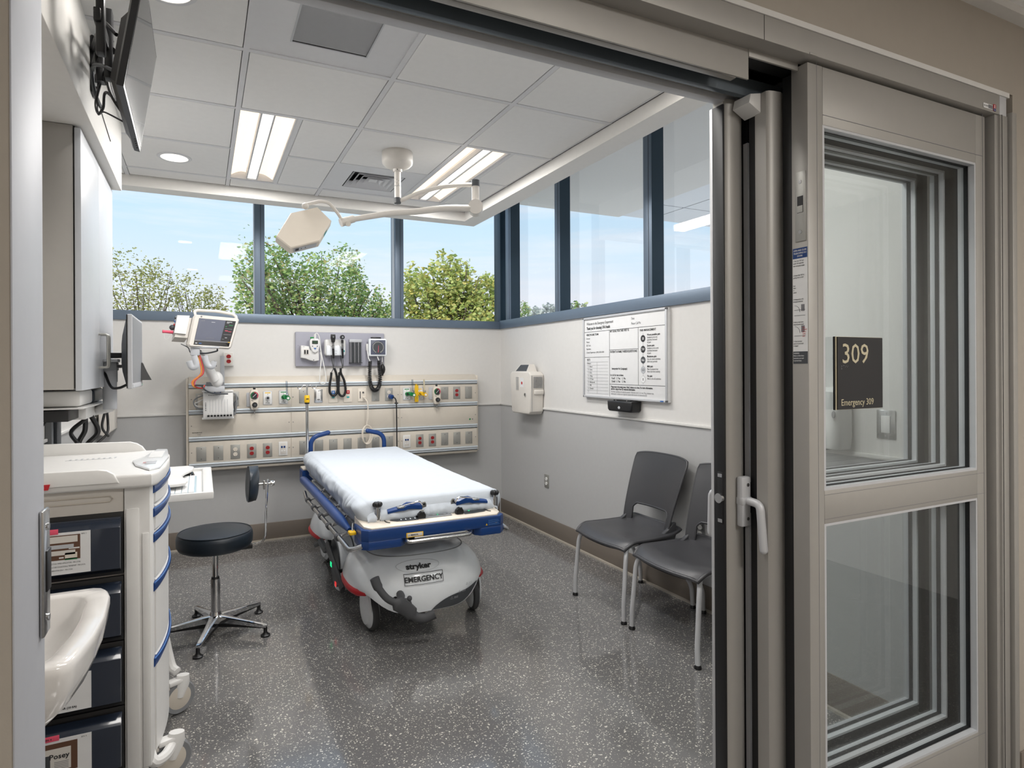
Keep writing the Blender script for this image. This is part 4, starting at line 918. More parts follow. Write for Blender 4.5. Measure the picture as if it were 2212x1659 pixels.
for k in range(5):
    a = math.radians(-107 + 72 * k); u = Vector((math.cos(a), math.sin(a), 0)); w = Vector((-math.sin(a), math.cos(a), 0)); o_ = Vector((sx0, sy0, 0))
    def ring(t, hw, zt, zb): return [o_ + u * t + w * q + Vector((0, 0, z)) for q, z in ((-hw, zb), (-hw, zt - .004), (-hw * .6, zt), (hw * .6, zt), (hw, zt - .004), (hw, zb))]
    b = MB(); b.loft([ring(.02, .026, .098, .055), ring(.06, .020, .094, .060), ring(.16, .015, .080, .055), ring(.285, .012, .064, .048), ring(.302, .009, .060, .048)], 'chrome'); 
    b.loft([ring(.03, .024, .060, .040), ring(.16, .012, .056, .042), ring(.29, .010, .050, .044)], 'black')
    g = b.build('base_arm', st)
    c = MB(); q = o_ + u * .295; c.lathe([(0, 0), (.024, 0), (.025, .007), (.016, .012), (.010, .022), (.010, .05), (0, .05)], (q.x, q.y, 0), m='black', n=24); c.build('foot_glide', g)
b = MB(); b.tube(fillet([(sx0 + .05, sy0 + .0, .452), (sx0 + .20, sy0 + .0, .452), (sx0 + .258, sy0, .47), (sx0 + .262, sy0, .62), (sx0 + .272, sy0, .815)], .05), [(.011, .004)] * 22 if False else .006, 'chrome', 10)
b.box((sx0 + .11, sy0 - .02, .438), (sx0 + .19, sy0 + .02, .460), 'black', .003); b.lathe([(0, 0), (.014, .0), (.016, .01), (.012, .022), (0, .024)], (sx0 + .287, sy0, .79), (1, 0, 0), 'chrome', 20); b.cyl((sx0 + .20, sy0, .79), (sx0 + .29, sy0, .79), .006, m='steel', n=12); b.box((sx0 + .248, sy0 - .012, .76), (sx0 + .258, sy0 + .012, .81), 'steel', .002); b.build('back_bracket', st)
b = MB(); rings = []
for i in range(17):
    t = i / 16; hw = .155 * (1 - abs(2 * t - 1) ** 3.2) ** .5 + .002; z = .70 + .195 * t; th = .016 + .010 * (1 - abs(2 * t - 1) ** 3)
    rings.append([(sx0 + .200 + .012 * (t - .5) + th * math.cos(2 * PI * j / 28) * 1.0 - .03 * (math.sin(2 * PI * j / 28)) ** 2, sy0 + hw * math.sin(2 * PI * j / 28), z) for j in range(28)])
b.loft(rings, 'vinyl'); b.build('backrest', st, ang=60)
# ================================================================ SURGICAL LAMP
lx, ly = 1.068, 3.53
sl = empty('surgical_lamp', (lx, ly, 2.42), 'ceiling-mounted surgical light with curved arms and a hexagonal head', 'lamp')
b = MB(); b.lathe([(0, CZ - .004), (.088, CZ - .004), (.092, CZ - .010), (.092, CZ - .062), (.089, CZ - .075), (.075, CZ - .090), (.045, CZ - .104), (.028, CZ - .108), (.026, CZ - .122), (0, CZ - .122)], (lx, ly, 0), m='offwhite', n=48); b.lathe([(.0925, CZ - .002), (.0935, CZ - .004)], (lx, ly, 0), m='gap_dark', n=48)
for a in (.6, 2.5, 4.4): b.cyl((lx + .026 * math.cos(a), ly + .026 * math.sin(a), CZ - .115), (lx + .029 * math.cos(a), ly + .029 * math.sin(a), CZ - .115), .003, m='black', n=8)
b.build('ceiling_cup', sl)
b = MB(); b.cyl((lx, ly, CZ - .12), (lx, ly, 2.46), .0195, m='offwhite', n=28)
for k in range(8): a = 3.6 + (k % 3) * .6; z = 2.575 - k * .007; b.cyl((lx + .0185 * math.cos(a), ly + .0185 * math.sin(a), z), (lx + .0202 * math.cos(a), ly + .0202 * math.sin(a), z), .0018, m='black', n=6)
b.cyl((lx, ly, 2.53), (lx, ly, 2.532), .0198, m='grey_mid', n=28); b.cyl((lx, ly, 2.430), (lx, ly, 2.462), .0205, m='grey_dark', n=28); b.build('drop_tube', sl)
ex, ey = 1.50, 3.35
b = MB(); b.tube(catmull([(lx + .015, ly - .005, 2.445), (lx + .10, ly - .045, 2.485), (lx + .22, ly - .095, 2.525), (lx + .33, ly - .14, 2.540), (ex, ey, 2.545)], 8), .0125, 'offwhite', 14); b.build('upper_arm', sl)
b = MB(); b.cyl((ex, ey, 2.535), (ex, ey, 2.572), .0245, m='grey_dark', n=28); b.cyl((ex, ey, 2.44), (ex, ey, 2.538), .0225, m='offwhite', n=28); b.cyl((ex - .016, ey - .036, 2.405), (ex + .016, ey + .036, 2.405), .044, m='offwhite', n=36)
b.build('elbow_joint', sl)
hx, hy = .665, 3.22
b = MB(); b.tube(catmull([(ex - .02, ey, 2.40), (1.30, 3.32, 2.375), (1.104, 3.30, 2.33), (.95, 3.27, 2.297), (.825, 3.25, 2.262), (.70, 3.225, 2.224)], 8), [.0205 - .006 * i / 40 for i in range(41)], 'offwhite', 16); b.build('lower_arm', sl)
b = MB(); b.tube([(.735, 3.23, 2.236), (.70, 3.225, 2.222)], .020, 'offwhite', 18); b.tube([(.70, 3.225, 2.222), (.664, 3.222, 2.206)], .022, 'offwhite', 18); b.cyl((.70, 3.20, 2.20), (.70, 3.24, 2.21), .014, m='offwhite', n=14)
b.tube(fillet([(.672, 3.222, 2.215), (.655, 3.215, 2.245), (.600, 3.20, 2.300), (.555, 3.19, 2.300), (.482, 3.16, 2.268)], .02), .0085, 'offwhite', 12); b.ball((.475, 3.158, 2.258), .017, 'offwhite', 16); b.build('yoke', sl)
# head: hexagonal housing, back face turned toward the door
HX = [Vector(p) for p in ((.3241, 3.058, 2.0727), (.4032, 3.1461, 2.214), (.5389, 3.1784, 2.2658), (.6002, 3.1329, 2.1928), (.5269, 3.0554, 2.0684), (.3852, 3.0223, 2.0154))]
nH = Vector((0, -.85, .53)).normalized(); cH = sum(HX, Vector()) / 6
def inset(k, d): return [cH + (p - cH) * k - nH * d for p in HX]
b = MB(); b.loft([inset(.97, -.001), inset(1.0, .004), inset(1.0, .040), inset(.97, .046)], 'cream_light'); b.build('lamp_head', sl, flat=True)
b = MB(); b.loft([inset(.90, .046), inset(.88, .052)], 'white'); b.build('lamp_lens', sl, flat=True)
b = MB(); p0, p1 = HX[5], HX[4]; d_ = (p1 - p0).normalized(); mid = nH * -.022; dn = d_.cross(nH).normalized()
if dn.z > 0: dn = -dn
def strip(p, q, a, c_, w0, w1, m, off=.0015):
    e_ = (q - p); A = p + e_ * a - nH * w0 + dnn * off; B_ = p + e_ * c_ - nH * w0 + dnn * off; C_ = p + e_ * c_ - nH * w1 + dnn * off; D_ = p + e_ * a - nH * w1 + dnn * off
    b.quad(A, B_, C_, D_, m)
dnn = dn; strip(p0, p1, .12, .90, .010, .034, 'grey_light'); strip(p0, p1, .17, .29, .014, .030, 'ink', .0025)
for a in (.36, .5): strip(p0, p1, a, a + .03, .018, .024, 'ink', .0025)
p0, p1 = HX[4], HX[3]; dnn = (p1 - p0).cross(nH).normalized()
if dnn.x < 0: dnn = -dnn
strip(p0, p1, .40, .62, .010, .032, 'teal'); b.build('control_strip', sl, flat=True, recalc=False)
# ================================================================ HEADWALL
HY_ = 5.292
hw = empty('medical_headwall', (1.14, 5.40, .63), 'long beige equipment rail panel with wall plates in two rows on the back wall', 'wall panel')
b = MB(); b.prism([(5.413, .632), (5.413, 1.380), (5.345, 1.380), (5.302, 1.345), (5.294, 1.315), (5.294, .652), (5.300, .640), (5.325, .632)], 0, -.095, 2.375, 'cream', .002)
b.box((-.113, 5.31, .65), (-.095, 5.41, 1.37), 'cream_light', .006); b.box((2.375, 5.31, .65), (2.393, 5.41, 1.37), 'cream_light', .006); b.build('body', hw)
for z in (1.291, 1.085, .873, .664):
    b = MB(); b.prism([(5.298, z), (5.286, z + .002), (5.280, z + .010), (5.288, z + .012), (5.288, z + .024), (5.278, z + .027), (5.280, z + .036), (5.298, z + .036)], 0, -.094, 2.374, 'rail_alu')
    b.box((-.094, 5.2865, z + .0125), (2.374, 5.289, z + .0235), 'grey_light'); b.box((-.094, 5.291, z - .003), (2.374, 5.2945, z), 'gap_dark'); b.build('equipment_rail', hw)
for z0, z1 in ((1.122, 1.286), (.911, 1.080), (.702, .868)):
    for x0, x1 in ((-.089, .670), (.674, 1.609), (1.613, 2.370)):
        b = MB(); b.box((x0, 5.2905, z0), (x1, 5.296, z1), 'cream', .002)
        for xx in (x0 + .014, x1 - .014): b.cyl((xx, 5.2895, (z0 + z1) / 2), (xx, 5.2906, (z0 + z1) / 2), .0035, m='grey_dark', n=10)
        b.build('cover_panel', hw)
b = MB(); b.text('PROVIDER PLUS', .011, (-.07, 5.2898, .938), (1, 0, 0), (0, 0, 1), 'ink', sx=.9, bold=.0002); b.text('Headwall', .008, (-.035, 5.2898, .924), (1, 0, 0), (0, 0, 1), 'ink', sx=.9); b.text('system', .007, (-.028, 5.2898, .914), (1, 0, 0), (0, 0, 1), 'ink_grey', sx=.9)
b.prism([(2.288, .955), (2.298, .966), (2.308, .955), (2.298, .944)], 1, 5.2885, 5.290, 'green'); b.cyl((2.325, 5.2885, .955), (2.325, 5.29, .955), .006, m='ink_grey', n=10)
for q in range(2): b.text('________', .006, (2.315, 5.2895, .972 - q * .03), (1, 0, 0), (0, 0, 1), 'ink_grey', sx=.8)
b.build('maker_label', hw)
PY = 5.2900
def plate(x, z, m, name='wall_plate', w=.070, h=.114, screws=True):
    b = MB(); b.box((x - w / 2, PY - .005, z - h / 2), (x + w / 2, PY, z + h / 2), m, .0022)
    if screws:
        for s_ in (-1, 1): b.cyl((x, PY - .0062, z + s_ * .041), (x, PY - .0048, z + s_ * .041), .0035, m='steel', n=10)
    o = b.build(name, hw); return o
def duplex(o, x, z, m, slots='ink'):
    for s_ in (-1, 1):
        b = MB(); zc = z + s_ * .0195; b.prism([(x + .0165 * math.cos(a) if abs(math.cos(a)) < .93 else x + .0155 * (1 if math.cos(a) > 0 else -1), zc + .0145 * math.sin(a)) for a in [i * PI / 10 for i in range(20)]], 1, PY - .0075, PY - .004, m)
        for q in (-.006, .006): b.box((x + q - .001, PY - .0079, zc - .002), (x + q + .001, PY - .0074, zc + .006), slots)
        b.cyl((x, PY - .0079, zc - .007), (x, PY - .0074, zc - .007), .002, m=slots, n=8); b.build('receptacle', o)
def redout(x, z): o = plate(x, z, 'steel_brushed', screws=False); duplex(o, x, z, 'outlet_red')
def data(x, z):
    o = plate(x, z, 'white', screws=False); b = MB(); b.box((x - .022, PY - .0065, z - .045), (x + .022, PY - .0045, z + .045), 'offwhite', .001)
    for s_ in (-1, 1): b.box((x + s_ * .010 - .007, PY - .009, z + .006), (x + s_ * .010 + .007, PY - .006, z + .022), 'blue', .001); b.box((x + s_ * .010 - .006, PY - .0072, z - .024), (x + s_ * .010 + .006, PY - .0062, z - .012), 'white', .001)
    b.build('data_jack', o)
def gas(x, z, m, txt, stripe):
    o = plate(x, z, 'grey_light', w=.070, h=.112, screws=False); b = MB(); b.box((x - .031, PY - .0062, z - .050), (x + .031, PY - .0048, z + .050), 'white', .001)
    b.box((x - .022, PY - .0068, z + .038), (x + .022, PY - .006, z + .045), stripe); b.text(txt, .0085, (x, PY - .0070, z - .044), (1, 0, 0), (0, 0, 1), 'ink', 'CENTER', .0004, .85)
    for zz in (z + .028, z - .028): b.cyl((x, PY - .0075, zz), (x, PY - .006, zz), .003, m='ink_grey', n=8)
    b.cyl((x, PY - .026, z), (x, PY - .004, z), .017, m=m, n=24); b.cyl((x, PY - .030, z), (x, PY - .026, z), .010, m='ink', n=16); b.build('gas_outlet', o)
zt, zb = 1.209, .780
o = plate(.013, 1.183, 'steel_brushed', w=.114, h=.134)
b = MB(); b.box((-.028, PY - .008, 1.135), (.052, PY - .004, 1.235), 'cream_light', .003); b.build('receptacle', o)
plate(.235, 1.203, 'steel_brushed'); plate(.36, 1.192, 'grey_light', w=.068)
gas(.488, 1.203, 'grey_light', '\u25cf Vacuum', 'yellow'); gas(.611, 1.206, 'green', '\u25cf Oxygen', 'green')
plate(.772, zt, 'steel_brushed')
o = plate(.895, zt, 'steel'); b = MB(); b.box((.877, PY - .010, 1.172), (.913, PY - .004, 1.247), 'white', .002); b.box((.884, PY - .0108, 1.177), (.906, PY - .0098, 1.183), 'ink')
for k in range(3): b.box((.884, PY - .0104, 1.196 + k * .015), (.906, PY - .0098, 1.197 + k * .015), 'grey_light')
b.build('call_panel', o)
for x, mm in ((1.019, 'blue_light'), (1.145, 'red')):
    o = plate(x, zt, 'cream_light', w=.074, h=.120, screws=False); b = MB(); b.box((x - .014, PY - .0085, 1.222), (x + .014, PY - .004, 1.252), mm, .001); b.prism([(x + .013 * math.cos(a), 1.193 + .007 * math.sin(a)) for a in [i * PI / 8 for i in range(16)]], 1, PY - .008, PY - .004, 'teal')
    b.cyl((x - .018, PY - .0065, 1.200), (x - .018, PY - .004, 1.200), .002, m='ink', n=8); b.box((x - .004, PY - .0092, 1.232), (x + .004, PY - .0084, 1.243), 'offwhite'); b.build('call_button', o)
o = plate(1.268, zt, 'cream_light', w=.072, h=.117, screws=False); b = MB(); b.box((1.248, PY - .0072, 1.178), (1.255, PY - .0045, 1.240), 'ink', .001); b.cyl((1.277, PY - .010, 1.230), (1.277, PY - .004, 1.230), .009, m='steel', n=16); b.cyl((1.277, PY - .0105, 1.230), (1.277, PY - .0095, 1.230), .004, m='ink', n=10); b.build('jack', o)
plate(1.388, zt, 'steel_brushed'); o = plate(1.510, zt, 'steel_brushed', screws=False); duplex(o, 1.510, zt, 'cream_light')
gas(1.675, zt, 'green', '\u25cf Oxygen', 'green'); gas(1.797, zt, 'yellow', '\u25cf Medical Air', 'yellow'); plate(1.921, zt, 'grey_light'); plate(2.043, zt, 'steel_brushed'); redout(2.163, zt); plate(2.284, zt, 'steel_brushed')
plate(-.006, zb - .006, 'steel_brushed'); plate(.117, zb - .004, 'steel_brushed'); o = plate(.241, zb - .003, 'steel_brushed', screws=False); duplex(o, .241, zb - .003, 'cream_light')
redout(.364, zb - .004); redout(.486, zb - .004); data(.607, zb)
for x in (.773, .897, 1.018, 1.140, 1.263, 1.388, 1.511): plate(x, zb, 'steel_brushed')
data(1.673, zb); redout(1.797, zb); redout(1.919, zb)
for x in (2.041, 2.163, 2.285): plate(x, zb + .003, 'steel_brushed')
# red outlet high on the back wall
ro = empty('wall_outlet', (.198, 5.41, 1.467), 'red duplex outlet on the back wall beside the patient monitor', 'outlet', 'wall outlets')
b = MB(); b.box((.160, 5.372, 1.467), (.237, 5.414, 1.581), 'white', .004); b.box((.167, 5.370, 1.474), (.230, 5.373, 1.574), 'offwhite', .002); b.build('box', ro)
for s_ in (-1, 1):
    b = MB(); zc = 1.524 + s_ * .020; b.prism([(.1985 + .0175 * math.cos(a), zc + .0155 * math.sin(a)) for a in [i * PI / 10 for i in range(20)]], 1, 5.366, 5.371, 'outlet_red')
    for q in (-.006, .006): b.box((.1985 + q - .001, 5.3655, zc - .001), (.1985 + q + .001, 5.3662, zc + .006), 'ink')
    b.build('receptacle', ro)
# wall outlets on the right wall
def wall_outlet(y, z, label, m):
    r = empty('wall_outlet', (XR, y, z - .057), label, 'outlet', 'wall outlets'); b = MB(); b.box((XR - .006, y - .035, z - .057), (XR - .0005, y + .035, z + .057), m, .002); b.build('plate', r)
    for s_ in (-1, 1):
        b = MB(); zc = z + s_ * .0195; b.prism([(y + .0165 * math.cos(a), zc + .0145 * math.sin(a)) for a in [i * PI / 10 for i in range(20)]], 0, XR - .010, XR - .005, 'white')
        for q in (-.006, .006): b.box((XR - .0105, y + q - .0012, zc - .001), (XR - .0098, y + q + .0012, zc + .006), 'ink')
        b.build('receptacle', r)
wall_outlet(4.53, .460, 'steel plate duplex outlet low on the right wall beyond the chairs', 'steel_brushed'); wall_outlet(2.742, .463, 'duplex outlet seen through the gap of the half-hidden chair back', 'steel')
# suction regulators and flow meters plugged into the headwall
def regulator(x, z, label):
    r = empty('suction_regulator', (x, 5.25, z - .09), label, 'regulator', 'suction regulators'); y0 = 5.235
    b = MB(); b.prism([(x - .030, z - .055), (x - .022, z - .085), (x + .022, z - .085), (x + .030, z - .055), (x + .034, z + .0), (x + .034, z + .05), (x + .022, z + .078), (x - .022, z + .078), (x - .034, z + .05), (x - .034, z)], 1, y0, 5.283, 'cream_light', .006)
    b.cyl((x, y0 + .02, z + .078), (x, y0 + .02, z + .088), .010, m='black', n=16); b.cyl((x, y0 + .02, z + .088), (x, y0 + .02, z + .100), .010, .004, 'black', 16); b.build('body', r)
    b = MB(); g = (x, y0 - .006, z + .030); b.cyl((x, y0, z + .030), g, .030, m='ink', n=36)
    for k in range(18):
        a = math.radians(-40 + k * 15.3); a1 = a + .24; m_ = 'pink' if k < 7 else ('red' if k < 9 else 'green'); 
        b.raw([(x + q * math.cos(t), y0 - .0065, z + .030 + q * math.sin(t)) for q, t in ((.022, a), (.028, a), (.028, a1), (.022, a1))], [(0, 1, 2, 3)], m_)
    b.raw([(x - .014, y0 - .0075, z + .018), (x - .012, y0 - .0075, z + .016), (x + .014, y0 - .0075, z + .042), (x + .012, y0 - .0075, z + .044)], [(0, 1, 2, 3)], 'white'); b.build('gauge', r)
    b = MB(); b.cyl((x + .002, y0 + .002, z - .045), (x + .002, y0 - .020, z - .045), .021, .019, 'black', 28); b.cyl((x + .002, y0 - .018, z - .045), (x + .002, y0 - .022, z - .045), .011, m='grey_dark', n=20)
    for k in range(3): b.box((x - .024 + k * .006, y0 - .0015, z - .012 - k * .002), (x - .021 + k * .006, y0 + .001, z - .006 - k * .002), 'ink')
    b.build('knob', r)
    b = MB(); b.cyl((x + .002, y0 + .02, z - .085), (x + .002, y0 + .02, z - .100), .012, .006, 'steel', 14); b.cyl((x + .002, y0 + .02, z - .100), (x + .002, y0 + .02, z - .125), .0035, m='steel', n=10); b.build('hose_barb', r)
regulator(.383, 1.197, 'suction regulator with round dial left of the green oxygen outlet'); regulator(1.95, 1.196, 'suction regulator with round dial near the right end of the headwall')
def flow(x, mtube, mknob, label, big=True):
    r = empty('flowmeter', (x, 5.25, 1.17), label, 'flowmeter', 'flowmeters on the headwall'); 
    b = MB(); b.cyl((x + .008, 5.283, 1.212), (x + .012, 5.225, 1.208), .017, m=mknob, n=20); b.build('adapter', r)
    b = MB(); b.cyl((x + .028, 5.235, 1.205), (x + .028, 5.205, 1.200), .017, m=mknob, n=22); b.cyl((x + .028, 5.206, 1.200), (x + .028, 5.202, 1.200), .010, m='white', n=14); b.build('knob', r)
    b = MB(); b.cyl((x + .022, 5.225, 1.235), (x + .018, 5.225, 1.340), .007, m=mtube, n=14); b.box((x + .013, 5.215, 1.205), (x + .034, 5.235, 1.240), 'clear_plastic', .003); b.build('tube', r)
flow(.611, 'clear_plastic', 'green', 'green oxygen flowmeter right of the left suction regulator'); flow(1.69, 'clear_plastic', 'green', 'green oxygen flowmeter beside the yellow tag'); flow(1.80, 'sign_gold', 'yellow', 'yellow air flowmeter right of the yellow tag')
b = MB(); b.box((1.743, 5.262, 1.135), (1.778, 5.266, 1.285), 'yellow', .001); b.text('OPEN', .011, (1.7675, 5.2615, 1.16), (0, 0, 1), (-1, 0, 0), 'ink'); b.box((1.755, 5.264, 1.28), (1.766, 5.286, 1.295), 'yellow'); b.build('hang_tag', label='yellow plastic tag hanging on headwall between oxygen and air outlets', cat='tag')
# patient monitor arm, monitor, module box
pm = empty('patient_monitor', (.07, 5.0, 1.25), 'patient monitor with carrying handle tilted on a jointed wall arm above the headwall', 'monitor')
def q3(p, q, t): return Vector(p).lerp(Vector(q), t)
A_, B_, C_, D_ = Vector((-.052, 4.95, 1.862)), Vector((.258, 4.98, 1.845)), Vector((.190, 5.02, 1.612)), Vector((-.015, 5.0, 1.625))  # face corners TL TR BR BL
A_ = Vector((-.050, 4.94, 1.842)); B_ = Vector((.262, 5.00, 1.826)); C_ = Vector((.198, 4.97, 1.590)); D_ = Vector((-.095, 4.91, 1.604))
nf = (B_ - A_).cross(D_ - A_).normalized(); nf = nf if nf.y < 0 else -nf
def F(u, v, d=0): return (A_.lerp(B_, u)).lerp(D_.lerp(C_, u), v) + nf * d
b = MB()
rect = lambda u0, u1, v0, v1, d, k=8: [F(u0 + (u1 - u0) * (.5 + .5 * max(-1, min(1, 1.12 * math.cos(a)))), v0 + (v1 - v0) * (.5 + .5 * max(-1, min(1, 1.12 * math.sin(a)))), d) for a in [PI / 16 + i * 2 * PI / 32 for i in range(32)]]
rect = lambda u0, u1, v0, v1, d: [F(u, v, d) for u, v in ((u0 + .04, v0), (u1 - .04, v0), (u1, v0 + .05), (u1, v1 - .05), (u1 - .04, v1), (u0 + .04, v1), (u0, v1 - .05), (u0, v0 + .05))]
b.loft([rect(0, 1, 0, 1, -.012), rect(0, 1, 0, 1, 0), rect(.03, .97, .03, .97, .012)], 'offwhite'); b.loft([rect(-.01, .96, .03, .97, -.012), rect(-.01, .95, .04, .96, -.055), rect(.08, .85, .12, .9, -.11)], 'offwhite')
b.build('housing', pm)
b = MB(); b.quad(F(.12, .11, .0135), F(.93, .11, .0135), F(.93, .93, .0135), F(.12, .93, .0135), 'black_gloss'); b.quad(F(.125, .115, .0145), F(.70, .115, .0145), F(.70, .80, .0145), F(.125, .80, .0145), 'screen_off'); b.quad(F(.70, .115, .0145), F(.925, .115, .0145), F(.925, .80, .0145), F(.70, .80, .0145), 'ink')
b.quad(F(.125, .78, .015), F(.925, .78, .015), F(.925, .81, .015), F(.125, .81, .015), 'ink_grey')
for k, (u0, v0, w_, h_, m_) in enumerate(((.735, .15, .12, .02, 'grey_light'), (.735, .185, .06, .015, 'grey_light'), (.80, .25, .09, .02, 'green'), (.73, .30, .03, .02, 'green'), (.735, .37, .16, .012, 'ink_grey'), (.74, .43, .07, .02, 'pink'), (.82, .45, .07, .015, 'pink'), (.73, .55, .17, .015, 'ink_grey'), (.78, .65, .05, .018, 'grey_light'), (.72, .70, .05, .012, 'ink_grey'), (.40, .20, .08, .012, 'grey_light'), (.18, .18, .03, .01, 'ink_grey'), (.22, .17, .03, .012, 'ink_grey'), (.36, .70, .18, .01, 'ink_grey'), (.15, .865, .045, .03, 'grey_light'), (.23, .868, .06, .025, 'blue_light'), (.88, .785, .05, .02, 'yellow'))):
    b.quad(F(u0, v0, .016), F(u0 + w_, v0, .016), F(u0 + w_, v0 + h_, .016), F(u0, v0 + h_, .016), m_)
b.build('screen', pm, flat=True, recalc=False)
b = MB(); b.tube(fillet([F(.06, .03, -.03), F(.02, -.12, -.045), F(.06, -.17, -.05), F(.5, -.20, -.05), F(.86, -.15, -.05), F(.94, -.08, -.04), F(.95, .03, -.03)], .03), [(.012, .009)] * 27, 'offwhite', 12); b.cyl(F(.16, .055, .013), F(.16, .055, .015), .006, m='ink_grey', n=12); b.build('carry_handle', pm)
b = MB()  # side module rack with connectors
def S(u, v, d): return F(u, v, d)
P = [S(-.02, .10, -.02), S(-.02, .72, -.02), S(-.02, .80, -.13), S(-.02, .12, -.13)]
lft = (A_ - B_).normalized()
b.loft([[p for p in P], [p + lft * .085 for p in P]], 'offwhite'); b.loft([[S(-.08, .05, .0), S(-.08, .62, .0), S(-.08, .66, -.10), S(-.08, .03, -.10)], [S(-.33, .06, -.01), S(-.33, .60, -.01), S(-.33, .62, -.09), S(-.33, .05, -.09)]], 'white')
b.build('module_rack', pm, flat=True)
b = MB(); 
for k, m_ in enumerate(('ink', 'blue_light', 'red', 'ink')):
    c0 = S(-.335, .13 + k * .10, -.045); b.tube([c0, c0 + lft * .008], .007, m_, 10)
c0 = S(-.34, .42, -.05); b.ball(c0 + lft * .01, .020, 'grey_dark', 12); c1 = S(-.34, .56, -.05); b.tube([c1, c1 + lft * .05, c1 + lft * .068], [.012, .010, .012], 'pink', 12); b.build('connectors', pm)
b = MB(); b.tube(catmull([c1 + lft * .06, c1 + lft * .055 + Vector((0, 0, -.05)), c1 + lft * .03 + Vector((0, 0, -.045)), c1 + lft * .01], 5), .0016, 'white', 6)
b.build('probe_lead', pm); b = MB(); b.tube(catmull([F(-.12, .9, -.05), (-.09, 4.98, 1.60), (-.075, 5.0, 1.565), (-.03, 5.02, 1.56)], 5), .004, 'grey_mid', 8); b.build('sensor_cable', pm); b = MB(); b.tube(catmull([F(.72, 1.0, -.05), (.10, 4.97, 1.575), (.03, 4.96, 1.558), (-.03, 4.97, 1.560)], 6), .006, 'grey_dark', 8); b.build('sensor_cable', pm)
b = MB(); b.box((-.075, 4.93, 1.540), (-.012, 5.02, 1.60), 'grey_light', .008); b.box((-.055, 4.92, 1.595), (.12, 5.0, 1.610), 'grey_light', .004)
b.tube([(-.03, 4.99, 1.56), (.035, 5.04, 1.47), (.09, 5.10, 1.36)], [(.036, .032), (.034, .030), (.040, .034)], 'white', 14); b.ball((.105, 5.11, 1.36), (.045, .03, .062), 'white', 20)
b.tube(catmull([(-.05, 4.93, 1.54), (-.035, 4.93, 1.47), (-.065, 4.93, 1.455), (-.085, 4.925, 1.50)], 5), [(.012, .022)] * 16, 'grey_light', 10, flat=(0, 1, 0)); b.tube(catmull([(.02, 4.95, 1.54), (.04, 4.95, 1.47), (.072, 4.95, 1.46), (.085, 4.95, 1.50)], 5), [(.012, .020)] * 16, 'grey_light', 10, flat=(0, 1, 0))
b.box((.02, 5.10, 1.265), (.16, 5.26, 1.31), 'grey_light', .006); b.tube(fillet([(.07, 5.01, 1.495), (.092, 5.0, 1.497), (.094, 5.0, 1.46)], .01), .007, 'black', 10); b.build('swivel_arm', pm)
b = MB(); b.box((.133, 5.23, 1.27), (.162, 5.275, 1.545), 'grey_light', .003); b.box((.03, 5.20, 1.285), (.16, 5.28, 1.34), 'grey_mid', .004); b.build('wall_channel', pm)
b = MB()
for k, (m_, dx) in enumerate((('pink', 0), ('orange', .004), ('yellow', -.006), ('red', .006), ('grey_dark', -.002), ('orange', -.010))):
    b.tube(catmull([(-.018 + dx, 4.965, 1.545), (.005 + dx, 4.96, 1.45), (-.002 + dx, 4.96, 1.40), (-.045 - abs(dx) * 2, 4.965, 1.35), (-.042 + dx, 4.97, 1.31), (.0 + dx, 4.99, 1.30), (.02, 5.05, 1.32)], 6), .0038, m_, 8)
b.cyl((-.045, 4.96, 1.325), (.01, 4.97, 1.322), .006, m='black', n=8); b.tube(catmull([(.0, 4.99, 1.315), (.03, 5.0, 1.28), (.09, 5.05, 1.255), (.18, 5.1, 1.25)], 6), .006, 'grey_dark', 8); b.build('cable_bundle', pm)
mb_ = empty('monitor_module', (.115, 5.22, 1.057), 'white ribbed junction box with eight black ports on the left of the headwall', 'medical device')
b = MB(); P = [(5.275, 1.062), (5.275, 1.275), (5.205, 1.275), (5.185, 1.262), (5.170, 1.21), (5.165, 1.10), (5.175, 1.062)]
b.prism(P, 0, .008, .222, 'white', .004); b.box((.0, 5.18, 1.052), (.228, 5.275, 1.066), 'white', .004); b.box((.0, 5.175, 1.262), (.225, 5.275, 1.272), 'white', .003)
for k in range(7): b.tube([(.055 + k * .021, 5.1695, 1.205), (.055 + k * .021, 5.1645, 1.105)], .0012, 'grey_light', 5)
b.build('housing', mb_)
b = MB()
for k in range(8): b.box((.037 + k * .0228, 5.1655, 1.072), (.053 + k * .0228, 5.1735, 1.086), 'black'); b.cyl((.045 + k * .0228, 5.164, 1.094), (.045 + k * .0228, 5.166, 1.094), .0018, m='ink', n=8)
b.build('ports', mb_)
b = MB(); b.box((.085, 5.176, 1.255), (.135, 5.1785, 1.272), 'blue'); b.box((.095, 5.1745, 1.258), (.128, 5.1765, 1.270), 'white'); b.box((.017, 5.176, 1.258), (.058, 5.178, 1.268), 'ink_grey'); b.text('\u25cf Unity Network ID', .0075, (.045, 5.167, 1.236), (1, 0, 0), (0, .05, 1), 'ink', bold=.0002)
for k in range(5): b.box((.022, 5.1635, 1.12 + k * .014), (.030, 5.166, 1.126 + k * .014), 'ink_grey' if k != 3 else 'grey_dark')
b.build('printing', mb_)
b = MB(); b.tube(catmull([(.01, 5.25, 1.235), (-.04, 5.23, 1.215), (-.058, 5.22, 1.185), (-.04, 5.22, 1.145), (.012, 5.23, 1.13)], 6), .005, 'grey_mid', 8); b.tube(catmull([(.01, 5.25, 1.205), (-.03, 5.225, 1.185), (-.052, 5.22, 1.175), (-.035, 5.22, 1.155), (.012, 5.24, 1.15)], 6), .004, 'white', 8); b.build('left_cables', mb_); b = MB()
